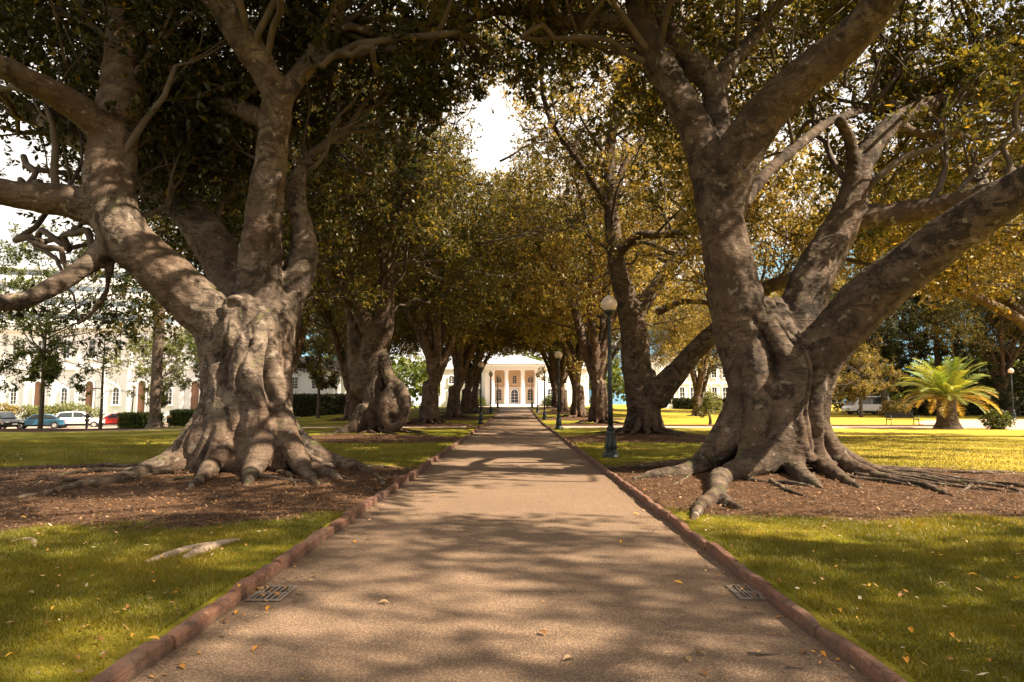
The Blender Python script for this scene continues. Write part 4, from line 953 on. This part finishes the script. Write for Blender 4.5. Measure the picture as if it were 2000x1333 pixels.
# ------------------------------------------------------------------ buildings
def arch_poly(w_, h_, n=10):
    r_ = w_/2; return [(-r_, 0), (r_, 0)] + [(r_*math.cos(a), h_-r_+r_*math.sin(a)) for a in np.linspace(0, math.pi, n)]
def arch_window(parent, x, y, z, w_, h_, name='window', frame='white', bars=True, glass='glass', arch=True):
    """dark pane set back in a moulded frame with glazing bars; faces -y"""
    poly = arch_poly(w_, h_) if arch else [(-w_/2, 0), (w_/2, 0), (w_/2, h_), (-w_/2, h_)]
    e = .13*max(w_, .8); big = [(px_*(1+2*e/w_), (pz - h_/2)*(1+2*e/h_) + h_/2) for px_, pz in poly]
    n = len(poly); mb = MB(); vs = [(a, -.12, b_) for a, b_ in big] + [(a, -.12, b_) for a, b_ in poly] + [(a, .0, b_) for a, b_ in poly] + [(a, .0, b_) for a, b_ in big]
    fs = []
    for i in range(n):
        j = (i+1) % n; fs += [(i, j, n+j, n+i), (n+i, n+j, 2*n+j, 2*n+i), (3*n+i, 3*n+j, j, i)]
    mb.add(vs, fs); mb.box((0, -.10, -e-.06), (w_+3*e, .24, .12))
    f_ = mb.build(name, M[frame], parent); f_.location = (x, y, z)
    mb = MB(); mb.prism(poly, -.045, -.025); g_ = mb.build('pane', M[glass], f_)
    if bars:
        mb = MB(); mb.box((0, -.06, h_*.48), (.05, .03, h_*.94))
        for k in (1, 2, 3): mb.box((0, -.062, h_*k/4.2), (w_*.97, .03, .045))
        mb.build('glazing_bars', M[frame], f_)
    return f_
gm = .87
mus = empty('portico_building', (-.1, 124, gm)); tag(mus, 'white columned portico building with peach walls at the end of the path', 'building')
K = 124/150
for s_ in (-1, 1):
    mb = MB(); mb.box((s_*9.2, 3.2, 3.4), (8.6, 5.4, 6.8)); mb.build('wing_wall', M['white'], mus)
mb = MB(); mb.box((0, 3.0, 4.65), (9.78, 5.0, 4.10)); mb.box((0, 3.0, 1.95), (9.76, 4.96, 1.3)); mb.build('upper_wall', M['peach'], mus)
M['peach2'] = pmat('pale_peach_wall', (.74, .56, .42), .75, noise=.06, scale=.7)
mb = MB(); mb.box((0, 2.97, 2.0), (9.77, 5.03, 2.6)); mb.build('lower_wall', M['peach2'], mus)
mb = MB(); mb.box((0, 2.9, .35), (9.9, 5.3, .70)); mb.box((0, .38, 3.42), (9.6, .20, .16)); mb.build('plinth', M['white'], mus)
for x in (-3.95, -1.46, 1.46, 3.95):
    mb = MB(); mb.box((x, -1.2, .12), (1.0, 1.0, .24)); mb.lathe([(.46,.24),(.46,.34),(.40,.40),(.385,.46),(.375,2.5),(.33,6.1),(.34,6.14),(.33,6.2),(.42,6.36),(.46,6.42)], (x, -1.2, 0), 20); mb.box((x, -1.2, 6.50), (.98, .98, .16)); mb.build('column', M['white'], mus)
for s_ in (-1, 1):
    mb = MB(); mb.box((s_*4.9, -.2, 3.29), (.9, 1.6, 6.58)); mb.build('corner_pier', M['white'], mus)
mb = MB(); mb.box((0, 1.6, 7.0), (10.9, 6.9, .80)); mb.box((0, 1.6, 7.50), (11.5, 7.5, .20)); mb.box((0, 1.6, 7.68), (11.9, 7.9, .16))
for k in range(28): mb.box((-5.55+k*.411, -2.22, 7.33), (.18, .16, .13))
mb.build('entablature', M['white'], mus)
mb = MB(); mb.prism([(-5.8, 7.762), (5.8, 7.762), (0, 9.5)], -1.9, 5.2); mb.build('pediment', M['white'], mus)
mb = MB(); mb.box((0, 3.2, 6.93), (27.4, 6.0, .30)); mb.box((0, 3.2, 7.15), (27.2, 5.6, .22)); mb.build('wing_cornice', M['white'], mus)
mb = MB()
for k in range(4): mb.box((0, -2.3+.30*k-.6, .06+.12*k-.12), (9.0 - .3*k, .9, .12))
mb.build('steps', M['white'], mus)
d_ = arch_window(mus, 0, .43, .42, 1.25, 2.85, 'door', 'peach2', False, 'door')if 'door' in M else None
M['door'] = pmat('door_paint', (.03, .03, .045), .4)
d_ = arch_window(mus, 0, .44, .72, 1.25, 2.35, 'door', 'white', True, 'door')
for s_ in (-1, 1):
    arch_window(mus, s_*2.85, .44, 1.15, .95, 2.0, 'window', 'peach2'); arch_window(mus, s_*2.85, .49, 4.35, .90, 1.05, 'window', 'peach2')
    for k in range(3):
        arch_window(mus, s_*(6.5+k*2.5), .49, 1.2, 1.0, 2.0); arch_window(mus, s_*(6.5+k*2.5), .49, 4.2, .95, 1.4)
arch_window(mus, 0, .49, 4.2, .72, 1.45, 'window', 'peach2')
# colonnaded building to the right
cb = empty('colonnaded_building', (38, 118, .3)); tag(cb, 'white building with a row of tall windows behind the long dark hedge on the right', 'building')
mb = MB(); mb.box((0, 5, 4.5), (26, 10, 9)); mb.build('wall', M['white'], cb)
mb = MB(); mb.box((0, 5, 4.6), (26.4, 10.4, .3)); mb.box((0, 5, 9.1), (26.8, 10.8, .4)); mb.build('cornice', M['white'], cb)
for k in range(14):
    mb = MB(); mb.lathe([(.24,0),(.2,.2),(.18,4.2),(.26,4.42)], (-12+k*1.85, -.9, 0), 10); mb.build('column', M['white'], cb)
    arch_window(cb, -11.1+k*1.85, -.002, 1.0, .8, 2.9, arch=False); arch_window(cb, -11.1+k*1.85, -.002, 5.6, .8, 2.0, arch=False)
# white classical building at the left
lb = empty('classical_building', (-60, 92, -1.05), R(-7)); tag(lb, 'large white classical building with arched doorways behind the parked cars', 'building')
mb = MB(); mb.box((-6, 6, 6.3), (62, 12, 12.6)); mb.build('wall', M['white'], lb)
mb = MB(); mb.box((-6, 6, 12.9), (63.4, 13.4, .6)); mb.box((-6, 6, 12.45), (62.7, 12.7, .3)); mb.box((-6, 6, 7.2), (62.5, 12.5, .35)); mb.box((-6, 6, .5), (62.3, 12.3, 1.0)); mb.build('cornice', M['white'], lb)
M['tanpane'] = pmat('brown_shutter', (.20, .10, .06), .6)
for k in range(16):
    x = -35 + k*3.8
    if k % 2 == 0: arch_window(lb, x, -.15, 1.2, 1.15, 4.3, 'doorway', 'white', False, 'tanpane')
    else: arch_window(lb, x, -.002, 2.4, .9, 2.2)
    arch_window(lb, x, -.002, 8.6, .95, 2.4, arch=False)
    mb = MB(); mb.box((x+1.9, -.12, 4.0), (.5, .24, 6.0)); mb.box((x+1.9, -.10, 9.85), (.45, .2, 4.9)); mb.build('pilaster', M['white'], lb)
# low cream building to its right
lc = empty('cream_building', (-38, 99, -.8), R(-4)); tag(lc, 'low cream building with small windows between the palm trunk and the nearest left fig', 'building')
mb = MB(); mb.box((0, 5, 3.5), (22, 10, 7)); mb.build('wall', M['white'], lc)
mb = MB(); mb.prism([(-11.6, 7.0), (11.6, 7.0), (9.5, 9.0), (-9.5, 9.0)], -.6, 10.6); mb.build('roof', pmat('grey_roof', (.25, .23, .22), .8, noise=.2, scale=2), lc)
for k in range(7): arch_window(lc, -9.3+k*3.1, -.002, 1.3, 1.0, 1.8); arch_window(lc, -9.3+k*3.1, -.002, 4.4, 1.0, 1.6, arch=False)
# hotel block with strip windows
ho = empty('hotel_block', (-100, 150, -1), R(12)); tag(ho, 'tall pale modern block with rows of strip windows above the classical building', 'building')
mb = MB(); mb.box((0, 9, 15.5), (52, 15.6, 31)); mb.build('core_wall', M['white'], ho)
for f_ in range(9):
    z = 4.2+f_*3.2; mb = MB(); mb.box((0, 8.8, z), (53.6+.0*f_, 17.6+1.6, 1.3)); mb.build('balcony_band', M['cream'] if 'cream' in M else M['white'], ho)
mb = MB(); mb.box((0, 8.8, 32.2), (55, 20, .5)); mb.build('roof_slab', M['white'], ho)
wp = None
for f_ in range(3, 9):
    for k in range(15):
        x = -24.5+k*3.5
        if wp is None: wp = arch_window(ho, x, 1.198, 4.95+f_*3.2, 2.6, 1.5, bars=False, glass='hotelglass', arch=False)
        else:
            c_ = copy_tree(wp, ho); c_.location = (x, 1.198, 4.85+f_*3.2)
# ------------------------------------------------------------------ cars
def car(x, y, rz, col, label, kind='sedan', sc=1.0, cat='car', group='cars parked along the street on the left'):
    g0 = float(lawn(x, y)) + .014
    r_ = empty('parked_car' if kind != 'van' else 'parked_van', (x, y, g0), rz); tag(r_, label, cat, group); r_.scale = (sc,)*3
    pm = pmat('car_paint', col, .25, spec=.6); pm.node_tree.nodes['Principled BSDF'].inputs['Coat Weight'].default_value = .6
    if kind == 'sedan': body = [(-2.2,.35),(-2.22,.62),(-2.1,.86),(-1.5,.93),(1.0,.90),(1.75,.80),(2.15,.62),(2.2,.38)]; cab = [(-1.75,.90),(-1.15,1.36),(-.2,1.44),(.45,1.38),(1.15,.90)]; W = .88
    elif kind == 'suv': body = [(-2.2,.42),(-2.25,.75),(-2.15,1.0),(-1.5,1.04),(.9,1.03),(1.8,.92),(2.15,.72),(2.2,.45)]; cab = [(-2.1,1.0),(-1.75,1.56),(-.4,1.68),(.35,1.62),(1.1,1.02)]; W = .92
    elif kind == 'van': body = [(-2.4,.4),(-2.45,1.0),(-2.4,1.15),(1.3,1.15),(2.2,.98),(2.45,.7),(2.45,.42)]; cab = [(-2.4,1.1),(-2.3,2.0),(.6,2.05),(1.1,1.85),(1.9,1.1)]; W = .95
    # body with rounded shoulders: sections across the width
    def loft(prof, ws, name, mat, parent, zt=0):
        mb = MB(); n = len(prof); rows = []
        for w_, s_, dz in ws:
            cxp = sum(p[0] for p in prof)/n; rows.append([(cxp+(p[0]-cxp)*s_, w_, p[1]+dz*(p[1]-prof[0][1])) for p in prof])
        vs = [p for row in rows for p in row]; m_ = len(rows)
        fs = [(i*n+j, i*n+(j+1) % n, (i+1)*n+(j+1) % n, (i+1)*n+j) for i in range(m_-1) for j in range(n)] + [tuple(range(n))[::-1], tuple((m_-1)*n+j for j in range(n))]
        mb.add(vs, fs, False); return mb.build(name, mat, parent)
    bd = loft(body, [(-W, .965, -.10), (-W*.93, .99, 0), (-W*.6, 1, .01), (W*.6, 1, .01), (W*.93, .99, 0), (W, .965, -.10)], 'body', pm, r_)
    bd.modifiers.new('b', 'BEVEL').width = .04
    cb_ = loft(cab, [(-W*.80, .93, -.03), (-W*.74, .98, 0), (W*.74, .98, 0), (W*.80, .93, -.03)], 'cabin', pm, r_)
    cb_.modifiers.new('b', 'BEVEL').width = .05
    c0 = sum(p[0] for p in cab)/len(cab); zb = cab[0][1]
    inset = [(c0+(a-c0)*.86, zb+.05+(b_-zb)*.80) for a, b_ in cab]
    for s_ in (-1, 1):
        mid = c0; k1 = [p for p in inset]
        mb = MB(); mb.prism(inset, s_*W*.805, s_*W*.812); mb.build('side_window', M['glass'], r_)
        mb = MB(); mb.box((c0+.05, s_*W*.818, zb+.3), (.07, .01, .56)); mb.build('door_pillar', pm, r_)
    # windscreen and rear screen as slightly proud dark panes
    for (p0, p1) in ((cab[-1], cab[-2]), (cab[0], cab[1])):
        a = np.array(p0); b_ = np.array(p1); d = b_-a; nrm = np.array([d[1], -d[0]])/np.linalg.norm(d); nrm *= (1 if nrm[0]*(a[0]-c0) > 0 else -1)
        q0 = a+d*.12+nrm*.012; q1 = a+d*.88+nrm*.012; w_ = W*.66
        mb = MB(); mb.add([(q0[0], -w_, q0[1]), (q0[0], w_, q0[1]), (q1[0], w_*.92, q1[1]), (q1[0], -w_*.92, q1[1])]+[(q0[0]-nrm[0]*.03, -w_, q0[1]-nrm[1]*.03), (q0[0]-nrm[0]*.03, w_, q0[1]-nrm[1]*.03), (q1[0]-nrm[0]*.03, w_*.92, q1[1]-nrm[1]*.03), (q1[0]-nrm[0]*.03, -w_*.92, q1[1]-nrm[1]*.03)], [(0,1,2,3),(7,6,5,4),(0,4,5,1),(1,5,6,2),(2,6,7,3),(3,7,4,0)]); mb.build('windscreen' if p0 is cab[-1] else 'rear_window', M['glass'], r_)
    for sx_ in (-1.38, 1.38):
        for s_ in (-1, 1):
            wh = MB(); prof = [(.20,-.10),(.31,-.11),(.335,-.07),(.335,.07),(.31,.11),(.20,.10)]
            n = 20; vs = []; fs = []
            for rr_, zz in prof:
                for k in range(n): a = 2*math.pi*k/n; vs.append((rr_*math.cos(a), zz, rr_*math.sin(a)))
            for i in range(5):
                for k in range(n): fs.append((i*n+k, i*n+(k+1) % n, (i+1)*n+(k+1) % n, (i+1)*n+k))
            fs += [tuple(range(n)), tuple(5*n+k for k in range(n))]; wh.add(vs, fs)
            wl = wh.build('wheel', M['tyre'], r_); wl.location = (sx_, s_*(W-.05), .335)
            rm = MB(); rm.add([(.19*math.cos(2*math.pi*k/10), s_*.115, .19*math.sin(2*math.pi*k/10)) for k in range(10)] + [(.19*math.cos(2*math.pi*k/10), s_*.06, .19*math.sin(2*math.pi*k/10)) for k in range(10)], [tuple(range(10)), tuple(range(19, 9, -1))] + [(k, (k+1) % 10, 10+(k+1) % 10, 10+k) for k in range(10)]); rm.build('rim', M['rim'], wl)
    fz = body[-2][1]-.02; bz = body[1][1]+.02
    for s_ in (-1, 1):
        mb = MB(); mb.box((body[-2][0]-.03, s_*W*.68, fz+.02), (.16, .30, .13)); mb.build('headlight', M['lightglass'], r_)
        mb = MB(); mb.box((body[1][0]+.05, s_*W*.74, bz+.08), (.14, .24, .15)); mb.build('tail_light', M['redlight'], r_)
        mb = MB(); mb.box((c0+1.0*(1 if kind != 'van' else 1.9), s_*(W+.06), zb+.06), (.10, .16, .11)); mb.build('mirror', pm, r_)
    mb = MB(); mb.box((body[-1][0]+.0, 0, .5), (.06, .42, .11)); mb.build('number_plate', M['plate'], r_)
    mb = MB(); mb.box((body[0][0]-.0, 0, .62), (.08, .42, .11)); mb.build('number_plate', M['plate'], r_)
    mb = MB(); mb.box((0, 0, .30), (4.1, W*1.7, .16)); mb.build('underbody', M['black'], r_)
    return r_
def at(px_, d): return (px_-1007)/1333*d + .08
car(at(8, 66), 66, R(-28), (.012, .012, .014), 'black car cut off by the left edge', 'suv')
car(at(80, 67), 67, R(205), (.02, .11, .20), 'metallic blue saloon between the black car and the white one', 'sedan')
car(at(158, 69.5), 69.5, R(25), (.75, .75, .75), 'white hatchback with its tail towards the lawn', 'suv')
car(at(228, 72.5), 72.5, R(212), (.42, .015, .015), 'bright red car beside the leaning lamp post', 'sedan')
car(at(583, 88), 88, R(180), (.10, .25, .5), 'small blue car far off between the first two left figs', 'sedan', group='distant cars')
car(at(1687, 76), 76, R(185), (.78, .78, .78), 'white van parked behind the small golden tree', 'van', cat='van', group='distant cars')
car(at(1762, 80), 80, R(170), (.16, .17, .19), 'grey car parked right of the white van', 'sedan', group='distant cars')
car(at(1905, 84), 84, R(180), (.04, .16, .28), 'blue van in the shade beyond the short palm', 'van', cat='van', group='distant cars')
# litter bins and pole
def bin_(x, y, label, topmat, h=.9):
    r_ = empty('litter_bin', (x, y, float(lawn(x, y)))); tag(r_, label, 'litter bin'); mb = MB(); mb.tube([(0,0,-.05),(0,0,h*.5)], [.05,.05]); mb.lathe([(.16,h*.35),(.19,h*.45),(.2,h*.8),(.2,h*.82)], n=14); mb.build('body', M['black'], r_)
    mb = MB(); mb.lathe([(.21,h*.82),(.21,h*.92),(.14,h*1.0),(.04,h*1.04)], n=14); mb.build('lid', topmat, r_)
bin_(-18.6, 57, 'small black bin with a white lid on the lawn between the first two left figs', M['white'])
bin_(-29.0, 57.5, 'small dark bin with a tan lid in front of the right hand hedge', pmat('tan_lid', (.4, .2, .07), .7), 1.0)
# ------------------------------------------------------------------ person
def skinmesh(name, verts, edges, radii, mat, parent=None, root=0, sub=2):
    me = bpy.data.meshes.new(name); me.from_pydata(verts, edges, []); o = bpy.data.objects.new(name, me); COL.objects.link(o)
    o.modifiers.new('skin', 'SKIN'); 
    for i, r_ in enumerate(radii): me.skin_vertices[0].data[i].radius = (r_, r_) if not isinstance(r_, tuple) else r_
    me.skin_vertices[0].data[root].use_root = True
    o.modifiers.new('sub', 'SUBSURF').levels = sub; o.modifiers['sub'].render_levels = sub
    dg = bpy.context.evaluated_depsgraph_get(); dg.update(); me2 = bpy.data.meshes.new_from_object(o.evaluated_get(dg)); me2.name = name; bpy.data.objects.remove(o)
    me2.materials.clear(); me2.polygons.foreach_set('use_smooth', [True]*len(me2.polygons)); return mesh_obj(name, me2, mat, parent)
def person(x, y, rz, label):
    r_ = empty('person', (x, y, float(lawn(x, y))), rz); tag(r_, label, 'person')
    v = [(0,0,.95),(0,0,1.15),(0,.02,1.38),(0,.02,1.50),(0,.0,1.62),(0,-.01,1.72), (.17,.02,1.42),(.24,-.12,1.20),(.22,-.36,1.14),(.22,-.44,1.14), (-.17,.02,1.42),(-.26,-.10,1.20),(-.23,-.34,1.10),(-.23,-.42,1.10), (.10,0,.90),(.11,-.03,.50),(.11,.02,.09),(.12,-.13,.04), (-.10,0,.90),(-.13,.02,.50),(-.14,.06,.09),(-.15,-.09,.04)]
    e = [(0,1),(1,2),(2,3),(3,4),(4,5),(2,6),(6,7),(7,8),(8,9),(2,10),(10,11),(11,12),(12,13),(0,14),(14,15),(15,16),(16,17),(0,18),(18,19),(19,20),(20,21)]
    rad = [(.15,.11),(.14,.10),(.16,.10),.06,.09,.085, .065,.048,.036,.03, .065,.048,.036,.03, .095,.065,.045,.035, .095,.065,.045,.035]
    skinmesh('body', v, e, rad, M['skin'], r_)
    skinmesh('jacket', [v[0], v[1], v[2], v[6], v[7], v[8], v[10], v[11], v[12]], [(0,1),(1,2),(2,3),(3,4),(4,5),(2,6),(6,7),(7,8)], [(.19,.14),(.175,.13),(.19,.13),.09,.07,.055,.09,.07,.055], M['darkcloth'], r_)
    skinmesh('trousers', [v[0], v[14], v[15], (.11,.02,.12), v[18], v[19], (-.14,.06,.12)], [(0,1),(1,2),(2,3),(0,4),(4,5),(5,6)], [(.17,.13),.115,.085,.07,.115,.085,.07], M['darkcloth'], r_)
    skinmesh('hair', [(0,.03,1.64),(0,.02,1.73)], [(0,1)], [.085,.093], M['hair'], r_)
person(at(173, 63.5), 63.5, R(150), 'person in dark clothes standing behind the white car with arms reaching forward')
# ------------------------------------------------------------------ small things on the ground
r9 = np.random.default_rng(99)
def on(px_, py_):
    z = .06
    for _ in range(4):
        g_ = G(px_, py_, z); z = float(lawn(g_.x, g_.y)) if abs(g_.x) > 2.15 else (0.115 if abs(g_.x) > 2.0 else 0.0)
    return g_
br_ = pmat('bleached_root', (.40, .30, .22), .85, noise=.5, scale=25, bump=.8)
for pts, lb_ in ((((285,1100,.03),(330,1088,.06),(385,1070,.045),(440,1058,.02)), 'bleached root breaking through the grass on the left foreground, the farther left of two'), (((360,1092,.04),(400,1076,.07),(440,1062,.05),(468,1055,.02)), 'thick bleached root in the grass on the left foreground, the right one of two'), (((20,1058,.02),(60,1056,.04),(70,1068,.02)), 'short curled pale root at the left edge of the soil bed')):
    q = [on(a, b_) for a, b_, _ in pts]; p_, r_ = spline([(v.x, v.y, v.z-.005) for v in q], [c_ for _, _, c_ in pts], sub=6); mb = MB(); mb.tube(p_, r_, 8); tag(mb.build('exposed_root', br_), lb_, 'root')
# fallen leaves that lie singly on the grass and on the path
M['dryleaf'] = leaf_mat('dry_leaf', .15, .6)
def leafobj(p, L_, rz, tilt, col, curl, label):
    n = 5; V = []
    for k in range(n):
        u0, u1 = k/n, (k+1)/n; w0, w1 = [.36*L_*math.sin(math.pi*u**.85)**.8*.5 + .002 for u in (u0, u1)]
        f = lambda u: curl*L_*math.sin(math.pi*u)
        V.append([(L_*(u0-.5), -w0, f(u0)+w0*.5), (L_*(u0-.5), 0, f(u0)), (L_*(u1-.5), 0, f(u1)), (L_*(u1-.5), -w1, f(u1)+w1*.5)]); V.append([(L_*(u0-.5), 0, f(u0)), (L_*(u0-.5), w0, f(u0)+w0*.6), (L_*(u1-.5), w1, f(u1)+w1*.6), (L_*(u1-.5), 0, f(u1))])
    o = quad_mesh('fallen_leaf', np.array(V), np.tile(np.array(col), (2*n, 1)), mat=M['dryleaf'])
    o.location = (p[0], p[1], p[2]+.006); o.rotation_euler = (tilt, tilt*.6, rz); return tag(o, label, 'fallen leaf', 'yellow leaves fallen on the grass and path')
spots = [(385,1148),(468,1146),(525,1190),(218,1175),(132,1213),(192,1260),(300,1250),(418,1180),(105,1195),(20,1290),(150,1295),(207,1290),(440,1218),(417,1205),(355,1305),(463,1199),(500,1270),(560,1155),(520,1150),(300,1143),(300,1125),(60,1165),(20,1225),(95,1080),(140,1118),(250,1195),(345,1165),(260,1250),(350,1040),(430,1037),(45,1015),(108,1045),
         (1345,1290),(1368,1280),(1430,1150),(1540,1205),(1570,1277),(1608,1280),(1485,1278),(1375,1318),(1770,1300),(1768,1288),(1860,1250),(1873,1262),(1900,1130),(1520,1142),(1640,1200),(1780,1240),(1930,1300),(1700,1150),(1610,1035),(1365,1017),(1385,1020),(720,1055),(692,1060),(1215,1060),(1242,1005),(1150,933),(1260,960),(850,968),(1060,1240),(1110,1290),(1325,1140),(750,1180)]
cols = [(.50, .22, .02), (.34, .15, .025), (.52, .28, .03), (.20, .09, .025), (.30, .20, .10)]
cn = ['orange', 'brown', 'yellow', 'dark brown', 'pale tan']
spots += [(498,1160),(512,1166),(530,1156),(541,1163),(505,1152),(556,1150),(1452,1153),(1476,1165)]
for k, (a, b_) in enumerate(spots):
    q = on(a, b_); ci = r9.integers(0, 5); side = 'left' if q.x < 0 else 'right'; near_g = math.hypot(a-525, (b_-1160)*2) < 55 or math.hypot(a-1460, (b_-1160)*2) < 50
    wh = side + ' drain grate' if near_g else (('path beside the '+side+' kerb' if abs(q.x) > 1.5 else 'middle of the path') if abs(q.x) < 2 else (side+' kerb' if abs(q.x) < 2.3 else ((side+' soil bed') if b_ < 1050 else (side+' grass, bottom corner' if b_ > 1230 else side+' grass')))) + (' far from the viewpoint' if b_ < 1070 and abs(q.x) < 2 else '')
    leafobj((q.x, q.y, q.z+(.02 if abs(q.x) > 2.1 else 0)), r9.uniform(.045, .085), r9.uniform(0, 6.28), r9.uniform(-.35, .35), cols[ci], r9.uniform(.05, .2), 'curled '+cn[ci]+' leaf fallen on the '+wh)
mb = MB(); q = on(1490, 1281); mb.tube([(q.x-.09, q.y+.01, .012), (q.x-.03, q.y-.01, .016), (q.x+.04, q.y+.004, .012), (q.x+.1, q.y+.01, .01)], [.006, .009, .007, .003], 6)
tag(mb.build('stick', M['twig']), 'short curved stick lying on the path near the right kerb', 'stick')
mb = MB(); q = on(1555, 1308); mb.tube([(q.x-.05, q.y+.02, .008), (q.x+.04, q.y-.01, .008)], [.004, .003], 6)
tag(mb.build('stick', M['twig']), 'tiny straight twig on the path in the kerb shadow', 'stick')
# litter over the bare soil, and sparse litter elsewhere
def scatter(n, x0, x1, y0, y1, cond):
    out_ = []; tot = 0
    while tot < n:
        x = r9.uniform(x0, x1, 60000); y = y0 + (y1-y0)*r9.random(60000)**1.35; k = cond(x, y) & (np.abs(x-.08) < .80*y+1.2); out_.append(np.stack([x[k], y[k]], 1)); tot += k.sum()
    return np.concatenate(out_)[:n]
def bits(P_, smin, smax, zoff, pal, flat=.35, width=.45):
    n = len(P_); x, y = P_[:, 0], P_[:, 1]; z = np.where(np.abs(x) < 2.0, gz(x, y)+.003, lawn(x, y)) + zoff
    a = r9.uniform(0, 6.28, n); s_ = r9.uniform(smin, smax, n)[:, None]; t_ = r9.normal(0, flat, (n, 2))
    d = np.stack([np.cos(a), np.sin(a), t_[:, 0]], 1); e = np.stack([-np.sin(a), np.cos(a), t_[:, 1]], 1); c0 = np.stack([x, y, z], 1) + np.abs(t_).sum(1)[:, None]*s_*np.array([0, 0, .5])
    V = np.stack([c0-d*s_*.5, c0+e*s_*width*.5, c0+d*s_*.5, c0-e*s_*width*.5], 1)
    c = np.array(pal)[r9.integers(0, len(pal), n)]*r9.uniform(.6, 1.4, n)[:, None]; return V, c
A = scatter(60000, -16, 13, 6, 31, lambda x, y: (bare(x, y) > -.05) & (np.abs(x) > 2.16)); V1, c1 = bits(A, .015, .065, .0, [(.16,.085,.045),(.08,.045,.025),(.20,.125,.075),(.05,.03,.018),(.10,.055,.03),(.22,.11,.035),(.13,.07,.035),(.07,.04,.02),(.05,.03,.015),(.09,.055,.03)], .35, .4)
A = scatter(2600, -14, 14, 3, 26, lambda x, y: (np.abs(x) > 2.16) & (bare(x, y) < 0)); V2, c2 = bits(A, .015, .065, .035, [(.45,.24,.05),(.36,.22,.10),(.5,.42,.3),(.2,.1,.04)], .35, .4)
A = scatter(1500, -2, 2, 3, 50, lambda x, y: np.abs(x) > 1.70+.12*np.sin(y*2)); V3, c3 = bits(A, .015, .06, 0, [(.40,.20,.05),(.2,.12,.06),(.08,.05,.03),(.36,.24,.12)], .2, .4)
A = scatter(160, -2, 2, 3, 30, lambda x, y: np.abs(x) < 1.9); V4, c4 = bits(A, .012, .045, 0, [(.38,.22,.08),(.12,.07,.04)], .2, .4)
tag(quad_mesh('leaf_litter', np.concatenate([V1, V2, V3, V4]), np.concatenate([c1, c2, c3, c4]), mat=M['dryleaf']), 'brown bark chips and dead leaves strewn over the bare soil', 'leaf litter', kind='stuff')
# grass blades
def blades(n, x0, x1, y0, y1, h, w_):
    A = scatter(n, x0, x1, y0, y1, lambda x, y: (np.abs(x) > 2.17) & ((np.sin(x*1.1+2*np.sin(y*.7))*np.sin(y*1.5+x*.6) + .5*np.sin(x*3.1+y*2.2) < .7) | (r9.random(x.shape) < .45)) & (bare(x, y) + r9.normal(0, .14, x.shape) < .02)); x, y = A[:, 0], A[:, 1]; N = len(x)
    cl = .5+.5*np.sin(x*2.1+np.sin(y*1.3)*2)*np.sin(y*2.7+x); pt = np.sin(x*1.1+2*np.sin(y*.7))*np.sin(y*1.5+x*.6) + .5*np.sin(x*3.1+y*2.2); H = h*(1-.35*np.clip(pt, 0, 1))*r9.uniform(.5, 1.3, N)*(.75+.4*cl); a = r9.uniform(0, 6.28, N); z = lawn(x, y)-.004
    l_ = r9.normal(0, .45, (N, 2))*H[:, None]; s_ = np.stack([np.cos(a), np.sin(a), 0*a], 1)*w_*r9.uniform(.7, 1.3, N)[:, None]
    b_ = np.stack([x, y, z], 1); V = np.stack([b_-s_, b_+s_, b_+np.stack([l_[:, 0], l_[:, 1], H], 1)], 1)
    u = np.clip(cl*.3+r9.random(N)*.45+.22*pt+.08, 0, 1); c = np.stack([np.interp(u, [0, .5, .85, 1], k) for k in ([.072,.145,.27,.40],[.075,.13,.205,.28],[.006,.009,.018,.06])], 1)
    return V, c
Va, ca = blades(260000, -11, 11, 2.8, 12, .048, .0038); Vb, cb2 = blades(120000, -20, 20, 11, 30, .05, .007)
M['grass'] = leaf_mat('grass_blade', .35, .5)
tag(quad_mesh('grass', np.concatenate([Va, Vb]), np.concatenate([ca, cb2]), nper=3, mat=M['grass']), 'short green grass of the lawns', 'grass', kind='stuff')
